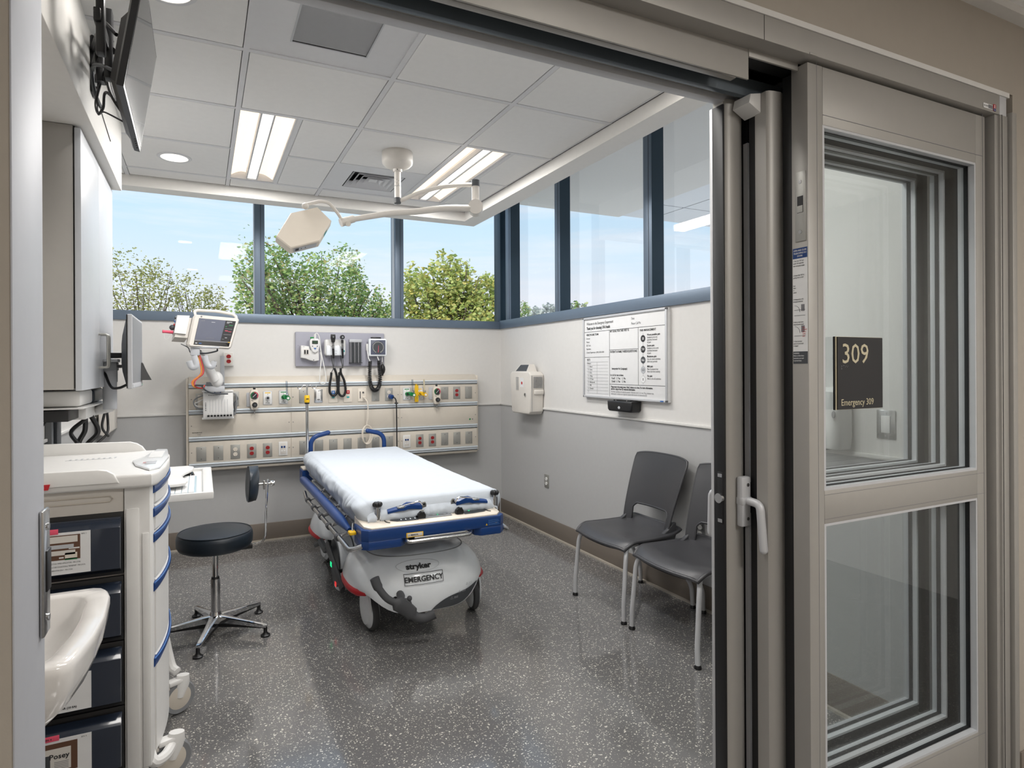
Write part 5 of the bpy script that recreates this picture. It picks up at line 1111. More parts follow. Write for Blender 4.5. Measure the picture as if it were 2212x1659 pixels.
b.tube(catmull([(.222, 5.25, 1.245), (.245, 5.23, 1.235), (.248, 5.23, 1.15), (.235, 5.23, 1.08), (.222, 5.25, 1.09)], 6), .006, 'grey_mid', 8); b.tube(catmull([(.245, 5.275, 1.235), (.255, 5.24, 1.20), (.232, 5.23, 1.17), (.238, 5.23, 1.10)], 6), .006, 'grey_dark', 8); b.build('right_cables', mb_)
# bed power cord and call cord
b = MB(); b.cyl((1.522, 5.285, 1.189), (1.525, 5.235, 1.187), .022, .018, 'blue', 22); b.tube(catmull([(1.53, 5.24, 1.187), (1.548, 5.215, 1.170), (1.555, 5.21, 1.12), (1.556, 5.205, .95), (1.557, 5.20, .70), (1.545, 5.10, .45), (1.45, 5.0, .30)], 8), .0055, 'black', 8); b.ball((1.555, 5.21, 1.132), (.018, .018, .008), 'black', 12)
b.build('power_cord', label='black power cord with blue plug hanging down the headwall behind the bed', cat='cord')
b = MB(); b.cyl((1.283, 5.284, 1.187), (1.285, 5.255, 1.180), .010, m='cream_light', n=14); b.tube(catmull([(1.285, 5.26, 1.18), (1.305, 5.24, 1.14), (1.306, 5.235, 1.02), (1.295, 5.235, .95)], 8), .0045, 'cream_light', 8)
for k in range(3): b.tube([(1.285 + k * .006 + (.040 + .004 * k) * math.sin(a) * (1 if a < PI else .8), 5.232 - .004 * k, .865 + .075 * math.cos(a) * (1 + .05 * k)) for a in [i * 2 * PI / 30 for i in range(30)]], .0042, 'cream_light', 8, closed=True)
b.build('call_cord', label='cream call cord coiled above the bed head beside the right push handle', cat='cord')
# ================================================================ DIAGNOSTIC BOARD
b = MB(); b.box((.722, 5.388, 1.459), (1.500, 5.414, 1.757), 'purple_grey', .010, 3)
for x in (.745, 1.475): b.cyl((x, 5.386, 1.64), (x, 5.389, 1.64), .002, m='ink', n=8)
b.build('equipment_board', label='lavender-grey backing board above the headwall holding diagnostic instruments', cat='board')
th = empty('thermometer', (.84, 5.36, 1.50), 'white electronic thermometer in its wall holder, leftmost on the grey board', 'thermometer')
b = MB(); b.prism([(.762, 1.535), (.762, 1.638), (.830, 1.632), (.838, 1.60), (.912, 1.60), (.912, 1.512), (.872, 1.505), (.835, 1.513), (.80, 1.528)], 1, 5.335, 5.388, 'white', .006); b.box((.783, 5.331, 1.560), (.828, 5.336, 1.607), 'offwhite', .002); b.cyl((.865, 5.333, 1.515), (.865, 5.336, 1.515), .004, m='ink', n=10)
for x in (.793, .814): b.box((x - .0065, 5.3295, 1.566), (x + .0065, 5.332, 1.600), 'ink')
b.text('Welch', .008, (.775, 5.334, 1.625), (1, 0, 0), (0, 0, 1), 'ink', sx=.8); b.build('holder', th)
b = MB(); b.prism([(.845, 1.60), (.832, 1.64), (.832, 1.68), (.845, 1.698), (.90, 1.698), (.914, 1.68), (.914, 1.64), (.902, 1.59), (.875, 1.575), (.855, 1.585)], 1, 5.315, 5.345, 'white', .006); b.box((.850, 5.312, 1.652), (.898, 5.316, 1.680), 'ink', .001); b.box((.854, 5.311, 1.656), (.894, 5.313, 1.676), 'lcd')
for x, m_ in ((.853, 'ink_grey'), (.893, 'ink_grey')): b.cyl((x, 5.312, 1.632), (x, 5.316, 1.632), .005, m=m_, n=10)
b.prism([(.862, 1.618), (.886, 1.618), (.874, 1.602)], 1, 5.3125, 5.316, 'blue_light'); b.text('SureTemp', .0065, (.853, 5.314, 1.686), (1, 0, 0), (0, 0, 1), 'ink', sx=.8); b.box((.838, 5.33, 1.698), (.870, 5.345, 1.712), 'green', .002); b.build('handset', th)
b = MB(); b.tube([(.876, 5.328, 1.700), (.876, 5.328, 1.735)], .010, 'white', 12); b.tube(catmull([(.876, 5.328, 1.735), (.893, 5.32, 1.742), (.912, 5.318, 1.70), (.921, 5.315, 1.60), (.935, 5.285, 1.50), (.955, 5.272, 1.38), (.954, 5.272, 1.325), (.930, 5.272, 1.308), (.905, 5.272, 1.33), (.908, 5.275, 1.42), (.922, 5.30, 1.52), (.920, 5.335, 1.58)], 8), .0042, 'white', 8); b.build('probe_cord', th)
ot = empty('otoscope_set', (1.05, 5.36, 1.55), 'white wall transformer holding two black-headed scopes with long black coiled cords', 'medical instrument')
b = MB(); b.box((.957, 5.325, 1.553), (1.140, 5.388, 1.695), 'white', .022, 4); b.box((.97, 5.315, 1.553), (1.128, 5.34, 1.640), 'white_gloss', .010, 3); b.text('Welch Allyn', .008, (1.025, 5.314, 1.590), (1, 0, 0), (0, 0, 1), 'ink', sx=.9); b.box((1.10, 5.312, 1.585), (1.125, 5.316, 1.60), 'teal', .001); b.cyl((1.05, 5.313, 1.572), (1.05, 5.316, 1.572), .005, m='grey_light', n=10); b.build('transformer', ot)
for k, xo in enumerate((1.022, 1.101)):
    b = MB(); b.cyl((xo, 5.295, 1.660), (xo, 5.295, 1.615), .0095, m='chrome', n=20)
    for z in (1.655, 1.64, 1.625): b.cyl((xo, 5.295, z), (xo, 5.295, z - .006), .0105, m='black', n=20)
    b.cyl((xo, 5.295, 1.615), (xo + .004, 5.298, 1.530), .0105, .0085, 'black', 20); b.box((xo - .02, 5.30, 1.63), (xo + .02, 5.345, 1.65), 'white', .006); b.build('handle', ot)
    b = MB()
    if k == 0: b.prism([(xo - .014, 1.672), (xo - .020, 1.705), (xo - .018, 1.735), (xo + .018, 1.735), (xo + .020, 1.705), (xo + .014, 1.672), (xo + .007, 1.66), (xo - .007, 1.66)], 1, 5.282, 5.310, 'black', .004); b.cyl((xo, 5.280, 1.712), (xo, 5.283, 1.712), .006, m='grey_mid', n=12)
    else: b.cyl((xo, 5.283, 1.712), (xo, 5.308, 1.712), .019, m='black', n=28); b.cyl((xo, 5.280, 1.712), (xo, 5.284, 1.712), .012, m='grey_dark', n=20); b.cyl((xo, 5.281, 1.712), (xo, 5.279, 1.712), .005, m='grey_light', n=12); b.cyl((xo, 5.295, 1.69), (xo, 5.295, 1.66), .011, m='black', n=16)
    b.build('scope_head', ot)
    xl, xr, ztp = (.995, 1.050, 1.42) if k == 0 else (1.068, 1.120, 1.42)
    b = MB(); b.tube(catmull([(xo - .012, 5.32, 1.555), (xo - .010, 5.285, 1.50), (xo - .004, 5.265, 1.445)], 5), .0045, 'black', 8)
    O_ = ((.002, 1.445), (.018, 1.40), (.028, 1.33), (.030, 1.26), (.012, 1.217), (-.014, 1.210), (-.036, 1.24), (-.036, 1.30), (-.027, 1.36), (-.022, 1.408)) if k == 0 else ((-.022, 1.445), (-.020, 1.40), (.006, 1.34), (.018, 1.26), (.006, 1.212), (-.020, 1.206), (-.040, 1.236), (-.041, 1.31), (-.037, 1.36), (-.034, 1.408))
    pa = catmull([(xo + q, 5.262, z) for q, z in O_], 8)
    b.tube(pa, [.0095 + .0012 * (i % 2) for i in range(len(pa))], 'black', 12); b.tube(catmull([(pa[-1].x, 5.262, 1.408), (pa[-1].x + .012, 5.264, 1.43), (xo + .002, 5.275, 1.47), (xo + .004, 5.298, 1.53)], 5), .003, 'black', 8); b.build('coiled_cord', ot)
sp = empty('speculum_dispenser', (1.232, 5.37, 1.488), 'slim clear-fronted specula dispenser with vertical tubes between scopes and gauge', 'dispenser')
b = MB(); b.box((1.177, 5.36, 1.672), (1.287, 5.388, 1.698), 'grey_light', .003); b.box((1.180, 5.372, 1.488), (1.284, 5.388, 1.672), 'grey_mid'); b.box((1.177, 5.34, 1.488), (1.287, 5.388, 1.493), 'ink'); b.build('housing', sp)
b = MB()
for k in range(6): x = 1.190 + k * .0168; b.cyl((x, 5.362, 1.493), (x, 5.362, 1.672), .0072, m=('ink_grey' if k % 2 == 0 else 'grey_dark'), n=12)
b.build('tubes', sp)
bp = empty('blood_pressure_gauge', (1.422, 5.36, 1.547), 'square white wall blood pressure gauge with coiled tubing and black bulb', 'gauge')
b = MB(); b.box((1.341, 5.318, 1.549), (1.503, 5.370, 1.706), 'white_gloss', .012, 3); b.box((1.37, 5.35, 1.70), (1.46, 5.385, 1.722), 'black', .006); b.box((1.326, 5.355, 1.60), (1.345, 5.388, 1.66), 'white', .004); b.build('case', bp)
b = MB(); b.box((1.355, 5.3155, 1.563), (1.489, 5.3195, 1.693), 'screen_off', .004); b.cyl((1.422, 5.3145, 1.628), (1.422, 5.316, 1.628), .056, m='grey_dark', n=48)
for k in range(21): a = math.radians(240 - k * 15); b.box((1.422 + .048 * math.cos(a) - .0035, 5.3135, 1.628 + .048 * math.sin(a) - .002), (1.422 + .048 * math.cos(a) + .0035, 5.3145, 1.628 + .048 * math.sin(a) + .002), 'white')
b.raw([(1.420, 5.313, 1.585), (1.424, 5.313, 1.585), (1.426, 5.313, 1.645), (1.424, 5.313, 1.645)], [(0, 1, 2, 3)], 'pink'); b.build('dial', bp)
b = MB(); b.tube([(1.335, 5.36, 1.60), (1.338, 5.33, 1.53), (1.345, 5.30, 1.505)], .0045, 'white', 8); b.tube([(1.420, 5.34, 1.548), (1.424, 5.30, 1.51)], .0045, 'white', 8)
pa = catmull([(1.345, 5.30, 1.505), (1.335, 5.275, 1.44), (1.330, 5.258, 1.36), (1.338, 5.256, 1.29), (1.362, 5.256, 1.252), (1.395, 5.256, 1.256), (1.418, 5.256, 1.30), (1.422, 5.258, 1.38), (1.420, 5.275, 1.44), (1.424, 5.30, 1.51)], 60)
hel = []
for i, p in enumerate(pa):
    t = (pa[min(i + 1, len(pa) - 1)] - pa[max(i - 1, 0)]).normalized(); u = Vector((0, 1, 0)); w = t.cross(u); a = i * 2 * PI / 11; hel.append(p + (u * math.cos(a) + w * math.sin(a)) * .0150)
b.tube(hel, .0042, 'black', 6); b.build('coiled_tubing', bp)
b = MB(); b.tube([(1.466, 5.345, 1.55), (1.466, 5.34, 1.495)], .003, 'white', 8); b.lathe([(0, 1.377), (.006, 1.377), (.008, 1.385), (.020, 1.405), (.025, 1.43), (.022, 1.455), (.010, 1.475), (.006, 1.482), (.006, 1.495), (0, 1.495)], (1.466, 5.335, 0), m='black', n=24); b.cyl((1.466, 5.335, 1.480), (1.466, 5.335, 1.497), .008, m='steel', n=14); b.build('bulb', bp)
# ================================================================ WHITEBOARD, marker box, sharps container, switch, soap
wb = empty('whiteboard', (2.675, 3.45, 1.21), 'printed patient information whiteboard on the right wall', 'whiteboard')
yl, yr, zl, zu = 3.925, 2.990, 1.212, 1.818
b = MB(); b.box((2.665, yr, zl), (XR, yl, zu), 'paper', .001)
b.build('panel', wb)
b = MB(); fw = .016
for a, c in (((yl - fw, zl), (yl, zu)), ((yr, zl), (yr + fw, zu)), ((yr, zu - fw), (yl, zu)), ((yr, zl), (yl, zl + fw))): b.box((2.655, a[0], a[1]), (2.668, c[0], c[1]), 'alu_light', .003)
b.build('frame', wb)
b = MB(); xw = 2.6643; rt = (0, -1, 0); up = (0, 0, 1)
def wp(u, v): return (xw, yl - fw - (yl - yr - 2 * fw) * u, zu - fw - (zu - zl - 2 * fw) * v)
def wl(u0, v0, u1, v1, t=.0028, m='ink'):
    p, q = wp(u0, v0), wp(u1, v1); b.box((xw - .0003, min(p[1], q[1]) - t / 2, min(p[2], q[2]) - t / 2), (xw, max(p[1], q[1]) + t / 2, max(p[2], q[2]) + t / 2), m)
def wt(u, v, tx, sz, bold=0, m='ink', sx=.82, al='LEFT'):
    p = wp(u, v); b.text(tx, sz, (xw - .0006, p[1], p[2]), rt, up, m, al, bold, sx)
wt(.03, .075, 'Welcome to the Emergency Department', .030, 0, 'ink', .66); wt(.03, .135, 'Thank you for choosing UVA Health', .030, .0007, 'ink', .66)
wt(.62, .065, 'Date:', .024, 0, 'ink_grey', .7); wt(.62, .125, 'Please Call Me:', .024, 0, 'ink_grey', .7)
wl(0, .165, 1, .165); wl(.345, .165, .345, 1); wl(0, .50, .345, .50); wl(.70, .165, .70, .845); wl(.345, .415, .70, .415); wl(.345, .845, 1, .845)
wt(.025, .215, 'HEALTHCARE TEAM', .021, .0004)
for k, tx in enumerate(('Doctor:', 'Nurse:', 'ED Tech:', 'Specialist:', 'Clinical Supervisor: (434) 305-0104')): wt(.025, .262 + k * .046, tx, .019)
wt(.03, .545, 'TESTS', .021, .0003)
for k, tx in enumerate(('Ordered', 'Blood', 'Urine', 'ECG', 'X-Ray', 'CT Scan', 'Ultrasound', 'MRI', 'Consult', '')):
    v = .590 + k * .041; wt(.03 if k == 0 else .07, v, tx, .018); wl(.03, v + .014, .325, v + .014, .0012, 'ink_grey')
    if k:
        for a in ((.045, v - .020, .057, v - .020), (.045, v - .002, .057, v - .002), (.045, v - .020, .045, v - .002), (.057, v - .020, .057, v - .002)): wl(*a, .0009, 'ink_grey')
wl(.03, .563, .325, .563, .0012, 'ink_grey'); wl(.175, .563, .175, .975, .0012, 'ink_grey')
wt(.355, .195, 'MY GOAL FOR THIS VISIT IS:', .021, .0004); wt(.355, .452, 'PATIENT & FAMILY NEEDS/QUESTIONS:', .021, .0004)
wt(.375, .66, 'Interpreter for (Language):', .020, .0004); wt(.355, .74, 'Is it ok for me to have:', .020, .0004)
for v, tx in ((.780, 'Food?'), (.818, 'Drink?')):
    wt(.372, v, tx, .020, .0004); wt(.455, v, 'Yes', .020, .0004); wt(.525, v, 'No', .020, .0004)
    for u in (.435, .505):
        for a in ((u, v - .020, u + .012, v - .020), (u, v, u + .012, v), (u, v - .020, u, v), (u + .012, v - .020, u + .012, v)): wl(*a, .001)
wt(.72, .215, 'PAIN MANAGEMENT', .021, .0004); wl(.755, .235, .755, .83, .0015, 'ink_grey')
for v, tx, m_, tm, h, ls in ((.300, '10', 'ink', 'paper', 'Worst possible pain', ('Unable to do any', 'activities because', 'of pain')), (.425, '7-9', 'ink', 'paper', 'Severe pain', ('Unable to do some', 'activities because', 'of pain')), (.550, '4-6', 'grey_dark', 'paper', 'Moderate pain', ('Can do most activities', 'with rest periods')), (.665, '1-3', 'grey_light', 'ink', 'Mild pain', ('Pain is present but', 'does not limit activity')), (.775, '0', 'paper', 'ink', 'No pain', ('Able to do all activities',))):
    p = wp(.755, v); b.cyl((xw - .0006, p[1], p[2]), (xw, p[1], p[2]), .0235, m='ink_grey', n=28); b.cyl((xw - .0009, p[1], p[2]), (xw, p[1], p[2]), .0225, m=m_, n=28)
    b.text(tx, .024, (xw - .0013, p[1], p[2] - .008), rt, up, tm, 'CENTER', .0006, .85); wt(.80, v - .030, h, .019, .0004)
    for k, l_ in enumerate(ls): wt(.80, v + .0 + k * .028, l_, .0175)
wt(.365, .885, 'Please stay in the exam room. Only 2 visitors at a time. For more information,', .0185, .0005, 'ink', .76); wt(.365, .912, 'ask for a copy of our ED welcome information.', .0185, .0005, 'ink', .76)
wt(.365, .945, 'Por favor, qu\u00e9dese en la sala de examen. Visitantes s\u00f3lo 2 a la vez. Para obtener m\u00e1s', .0175, 0, 'ink_grey', .76); wt(.365, .972, 'informaci\u00f3n, solicite una copia de nuestra informaci\u00f3n de bienvenida ED.', .0175, 0, 'ink_grey', .76)
p = wp(.97, 1.015); b.box((2.6538, p[1] - .012, p[2] - .004), (2.6552, p[1] + .018, p[2] + .004), 'blue_light')
b.build('printing', wb, recalc=False)
mk = empty('marker_caddy', (2.64, 3.41, 1.12), 'small black caddy fixed to the wall under the whiteboard', 'caddy')
b = MB(); b.prism([(3.545, 1.205), (3.540, 1.145), (3.525, 1.132), (3.29, 1.132), (3.275, 1.145), (3.27, 1.205)], 0, 2.60, 2.688, 'black', .012, 3); b.build('bin', mk)
b = MB(); b.box((2.625, 3.32, 1.205), (2.64, 3.50, 1.212), 'black'); 
for y in (3.35, 3.47): b.cyl((2.622, y, 1.208), (2.626, y, 1.208), .004, m='steel', n=10)
b.build('bracket', mk); b = MB(); b.ball((2.599, 3.405, 1.160), (.002, .013, .010), 'grey_light', 12); b.build('logo', mk)
sh = empty('sharps_container', (2.62, 4.75, 1.03), 'beige sharps disposal box with slanted opening on the right wall', 'container', 'sharps disposal boxes')
b = MB(); xf = 2.552; P = [(4.565, 1.375), (4.60, 1.405), (4.92, 1.405), (4.95, 1.375), (4.92, 1.055), (4.90, 1.035), (4.60, 1.035), (4.575, 1.06)]
b.prism(P, 0, xf, XR - .004, 'offwhite', .012, 3); b.box((xf + .035, 4.555, 1.205), (XR - .008, 4.575, 1.250), 'offwhite', .010, 3); b.build('body', sh)
b = MB(); b.box((xf + .012, 4.562, 1.06), (xf + .014, 4.566, 1.37), 'grey_mid')
for i in range(6):
    for k in range(8): b.box((xf + .030 + i * .0155, 4.5605, 1.265 + k * .0125), (xf + .040 + i * .0155, 4.5655, 1.272 + k * .0125), 'grey_mid')
b.build('side_vent', sh)
b = MB(); b.loft([[(xf + .01, 4.64, 1.404), (xf + .01, 4.88, 1.404), (2.66, 4.88, 1.404), (2.66, 4.64, 1.404)], [(xf + .055, 4.67, 1.470), (xf + .055, 4.85, 1.470), (2.65, 4.85, 1.470), (2.65, 4.67, 1.470)]], 'offwhite')
b.quad((xf + .0125, 4.66, 1.4095), (xf + .0125, 4.86, 1.4095), (xf + .051, 4.835, 1.466), (xf + .051, 4.685, 1.466), 'grey_dark'); b.build('hood', sh, flat=True)
b = MB(); b.box((xf - .002, 4.77, 1.235), (xf + .002, 4.83, 1.365), 'offwhite', .002)
for i in range(3):
    for k in range(10): b.box((xf - .003, 4.778 + i * .017, 1.245 + k * .0115), (xf - .0015, 4.790 + i * .017, 1.252 + k * .0115), 'grey_mid')
b.build('front_vent', sh)
b = MB(); b.box((xf - .001, 4.69, 1.27), (xf + .001, 4.755, 1.35), 'paper'); b.cyl((xf - .002, 4.72, 1.305), (xf, 4.72, 1.305), .013, m='red', n=20); b.build('warning_label', sh)
b = MB(); b.cyl((xf - .008, 4.655, 1.205), (xf + .004, 4.655, 1.205), .015, m='chrome', n=24); b.cyl((xf - .0085, 4.655, 1.205), (xf - .0075, 4.655, 1.205), .006, m='ink', n=12); b.build('lock', sh)
# light switch and soap dispenser on the return wall (seen through the door glass)
ls = empty('light_switch', (2.385, 1.462, 1.158), 'steel-framed white rocker light switch seen through the door glass', 'switch')
b = MB(); b.box((2.380, 1.427, 1.157), (2.3845, 1.498, 1.268), 'steel', .003)
for z in (1.169, 1.256): b.cyl((2.3785, 1.462, z), (2.3805, 1.462, z), .0035, m='steel', n=12)
b.build('plate', ls); b = MB(); b.box((2.3765, 1.445, 1.180), (2.3805, 1.479, 1.246), 'white', .0015); b.build('rocker', ls)
so = empty('soap_dispenser', (2.33, 1.68, 1.085), 'white rounded soap dispenser behind the room sign', 'dispenser')
b = MB(); rings = []
for z, d, w in ((1.098, .06, .045), (1.105, .10, .060), (1.16, .115, .068), (1.20, .11, .066), (1.30, .115, .068), (1.335, .112, .066), (1.35, .09, .055)):
    rings.append([(2.384 - d * (.5 + .5 * max(-1, min(1, 1.25 * math.cos(a)))), 1.655 + w * max(-1, min(1, 1.2 * math.sin(a))), z) for a in [i * 2 * PI / 32 for i in range(32)]])
b.loft(rings, 'white'); b.build('housing', so, ang=50); b = MB(); b.prism([(1.60 + .006 * math.cos(a), 1.245 + .014 * math.sin(a)) for a in [i * PI / 8 for i in range(16)]], 0, 2.268, 2.275, 'ink_grey'); b.build('window', so)
b = MB(); b.box((2.285, 1.66, 1.092), (2.37, 1.72, 1.13), 'grey_mid', .01); b.build('push_bar', so)
# ================================================================ LEFT SIDE: cabinet, television, cart, sink, workstation
cb = empty('wall_cabinet', (-.57, 3.25, 1.36), 'tall light grey two-door wall cabinet hung on the left wall', 'cabinet')
b = MB(); b.box((XL + .002, 2.81, 1.362), (-.447, 3.72, 2.386), 'cab', .002); b.box((-.447, 2.813, 1.365), (-.441, 3.717, 2.384), 'gap_dark'); b.build('body', cb)
for y0, y1, yh in ((2.803, 3.262, 3.235), (3.266, 3.725, 3.292)):
    b = MB(); b.box((-.441, y0, 1.358), (-.420, y1, 2.376), 'cab_door', .0015); d = b.build('door', cb)
    b = MB(); b.tube(fillet([(-.421, yh, 1.450), (-.386, yh, 1.450), (-.386, yh, 1.600), (-.421, yh, 1.600)], .014, 5), .0052, 'steel_brushed', 12); b.build('handle', d)
# television tilted down from the bulkhead
tv = empty('television', (-.25, 2.3, 2.25), 'flat black-framed television tilted down on a wall bracket near the ceiling', 'television')
tl, tr_, bl_, br_ = Vector((-.143, 2.01, 2.592)), Vector((-.143, 2.505, 2.572)), Vector((-.200, 2.03, 2.254)), Vector((-.200, 2.545, 2.232))
nT = (tr_ - tl).cross(bl_ - tl).normalized(); nT = nT if nT.x > 0 else -nT
def T_(u, v, d=0): return tl.lerp(tr_, u).lerp(bl_.lerp(br_, u), v) + nT * d
b = MB(); r8 = lambda a, c, d: [T_(a, a, d), T_(1 - a, a, d), T_(1 - a, 1 - a, d), T_(a, 1 - a, d)]
b.loft([r8(0, 0, 0), r8(0, 0, -.018), r8(.02, 0, -.024)], 'black'); b.loft([[T_(.06, .32, -.024), T_(.94, .32, -.024), T_(.94, .95, -.024), T_(.06, .95, -.024)], [T_(.1, .38, -.045), T_(.9, .38, -.045), T_(.9, .9, -.045), T_(.1, .9, -.045)]], 'black')
b.build('housing', tv, flat=True)
b = MB(); b.quad(T_(.015, .02, .0008), T_(.985, .02, .0008), T_(.985, .965, .0008), T_(.015, .965, .0008), 'black_gloss'); b.build('screen', tv, flat=True, recalc=False)
b = MB(); b.quad(T_(0, 1.001, 0), T_(1, 1.001, 0), T_(1, 1.001, -.018), T_(0, 1.001, -.018), 'grey_dark'); b.box((-.2015, 2.40, 2.255), (-.198, 2.43, 2.258), 'grey_light'); 
for k in range(5): p = T_(.93 - k * .04, 1.003, -.006); b.box(p - Vector((.002, .004, .001)), p + Vector((.002, .004, .001)), 'black')
b.build('control_strip', tv, recalc=False)
b = MB(); b.box((-.379, 2.74, 2.50), (-.366, 2.82, 2.72), 'black', .006); 
for z in (2.53, 2.69): b.cyl((-.366, 2.78, z), (-.36, 2.78, z), .008, m='steel', n=12)
b.build('wall_plate', tv)
b = MB(); b.tube([(-.37, 2.77, 2.67), (-.33, 2.58, 2.64), (-.275, 2.38, 2.54)], .014, 'black', 10); b.tube([(-.37, 2.77, 2.56), (-.30, 2.60, 2.53), (-.268, 2.36, 2.45)], .014, 'black', 10); b.tube([(-.37, 2.77, 2.61), (-.325, 2.55, 2.57), (-.265, 2.36, 2.50)], .012, 'black', 10)
for z in (2.63, 2.55, 2.50): b.cyl((-.32, 2.58, z - .025), (-.32, 2.58, z + .025), .020, m='black', n=14)
b.box((-.285, 2.16, 2.40), (-.262, 2.20, 2.63), 'black', .004); b.box((-.285, 2.34, 2.40), (-.262, 2.38, 2.63), 'black', .004); b.box((-.29, 2.15, 2.49), (-.27, 2.39, 2.53), 'black', .004); b.build('bracket_arm', tv)
for k, P in enumerate(([(-.235, 2.20, 2.48), (-.285, 2.30, 2.56), (-.325, 2.50, 2.60), (-.335, 2.58, 2.54), (-.30, 2.55, 2.46)], [(-.25, 2.28, 2.40), (-.31, 2.42, 2.47), (-.35, 2.58, 2.52), (-.35, 2.62, 2.46), (-.33, 2.62, 2.40)], [(-.32, 2.58, 2.50), (-.345, 2.62, 2.42), (-.335, 2.60, 2.37), (-.315, 2.56, 2.38), (-.30, 2.52, 2.42), (-.235, 2.44, 2.33)], [(-.335, 2.60, 2.50), (-.34, 2.62, 2.38), (-.31, 2.55, 2.36), (-.235, 2.46, 2.30)], [(-.30, 2.50, 2.50), (-.28, 2.48, 2.40), (-.225, 2.48, 2.31)])):
    b = MB(); b.tube(catmull(P, 8), (.006, .006, .005, .003, .007)[k], ('black', 'grey_dark', 'black', 'black', 'black')[k], 8); b.build('cable', tv)
b = MB(); b.tube([(-.377, 2.95, 2.53), (-.378, 3.30, 2.50)], .0018, 'black', 5); b.build('loose_wire', tv)
# sink
sk = empty('wall_sink', (-.47, 1.66, .70), 'white ceramic hand sink on the left wall behind the door jamb', 'sink')
def sring(k, z, dx=0, ye=0):
    P = []; x0, x1, y0, y1 = XL + .004, -.225 - dx, 1.405 + ye, 1.885 - ye
    pl = [(x0, y0), (x0 + .3, y0 - .0), (x1 - .030, y0 + .006), (x1 - .012, y0 + .02), (x1 - .004, y0 + .045), (x1 + .012, y0 + .15), (x1 + .018, y0 + .26), (x1 + .012, y1 - .08), (x1, y1 - .03), (x1 - .012, y1 - .010), (x1 - .03, y1), (x0 + .3, y1), (x0, y1)]
    cx, cy = (x0 + x1) / 2, (y0 + y1) / 2
    return [(x0 if abs(p[0] - x0) < 1e-6 and k > .9 else cx + (p[0] - cx) * k - (1 - k) * .05, cy + (p[1] - cy) * k, z) for p in pl]
b = MB(); b.loft([sring(.55, .700), sring(.78, .715), sring(.93, .765), sring(.985, .81), sring(1.0, .845), sring(1.0, .862), sring(.985, .867), sring(.86, .866), sring(.84, .860), sring(.78, .80), sring(.66, .755), sring(.4, .742)], 'ceramic'); b.build('basin', sk, ang=70)
b = MB(); b.cyl((-.47, 1.645, .744), (-.47, 1.645, .750), .022, m='chrome', n=24); b.build('drain', sk)
b = MB(); b.cyl((-.665, 1.645, .866), (-.665, 1.645, .90), .022, m='chrome'); b.tube(catmull([(-.665, 1.645, .89), (-.665, 1.645, 1.04), (-.62, 1.645, 1.10), (-.56, 1.645, 1.08), (-.545, 1.645, 1.03)], 6), .009, 'chrome', 12); b.build('faucet', sk)
# supply cart
ct = empty('supply_cart', (-.42, 2.6, 0), 'off-white medical supply cart with blue drawer handles and dark side bins', 'cart')
x0, x1, y0, y1 = -.695, -.165, 2.300, 2.875
b = MB(); b.box((x0, y0 + .02, .13), (x1, y1, 1.06), 'offwhite', .006); b.box((x0, y0 + .004, .975), (-.232, y0 + .02, 1.06), 'offwhite', .004); b.tube([(-.69, y0 + .001, 1.012), (-.27, y0 + .001, 1.012)], .002, 'cream', 5); b.tube([(-.69, y0 + .001, 1.03), (-.27, y0 + .001, 1.03), (-.262, y0 + .001, 1.021), (-.27, y0 + .001, 1.012)], .002, 'cream', 5); b.build('body', ct)
for ya, yb in ((y0 - .002, y0 + .045), (y1 - .04, y1 + .004)):
    b = MB(); b.prism([(-.230, ya), (-.158, ya), (-.150, ya + .012), (-.148, yb - .004), (-.150, yb), (-.230, yb)], 2, .125, 1.06, 'white', .005, 3)
    if ya < 2.4: b.box((-.226, ya - .006, .13), (-.188, ya, .985), 'white', .004); b.box((-.180, ya - .004, .13), (-.160, ya, .90), 'white', .003)
    b.build('corner_post', ct)
b = MB(); b.prism([(-.70, 2.27), (-.27, 2.27), (-.20, 2.262), (-.15, 2.262), (-.132, 2.30), (-.116, 2.44), (-.112, 2.60), (-.118, 2.76), (-.138, 2.90), (-.16, 2.915), (-.20, 2.92), (-.70, 2.92)], 2, 1.055, 1.100, 'white', .010, 3); b.build('worktop', ct)
b = MB(); b.prism([(-.70, 1.075), (-.24, 1.075), (-.255, 1.105), (-.275, 1.118), (-.30, 1.122), (-.70, 1.126)], 1, 2.262, 2.282, 'white', .005); b.build('guard_rail', ct); b = MB(); b.prism([(-.70, 1.08), (-.20, 1.08), (-.225, 1.118), (-.245, 1.132), (-.27, 1.140), (-.70, 1.148)], 1, 2.905, 2.925, 'white', .005)
b.box((-.70, 2.26, 1.058), (-.44, 2.263, 1.085), 'red') if False else None
b.build('guard_rail', ct)
b = MB(); b.prism([(-.21, 2.44), (-.23, 2.56), (-.20, 2.66), (-.17, 2.88), (-.13, 2.86), (-.115, 2.62), (-.13, 2.36), (-.16, 2.32)], 2, 1.100, 1.108, 'white_gloss', .003); b.box((-.185, 2.60, 1.108), (-.135, 2.80, 1.1085), 'grey_light'); b.box((-.183, 2.602, 1.1084), (-.137, 2.798, 1.109), 'white'); b.build('corner_tray', ct)
b = MB(); b.box((-.182, 2.43, 1.1084), (-.148, 2.50, 1.1095), 'grey_light', .001); b.text('STAT', .012, (-.180, 2.45, 1.1102), (0, 1, 0), (-1, 0, 0), 'red', bold=.0005); b.build('sticker', ct)
b = MB()
for k in range(9): b.box((-.45 + k * .018, 2.72 + (k % 2) * .006, 1.1002), (-.443 + k * .018, 2.742 + (k % 3) * .004, 1.1008), 'grey_light')
b.box((-.46, 2.71, 1.1002), (-.31, 2.713, 1.1008), 'grey_light'); b.build('scuff_marks', ct)
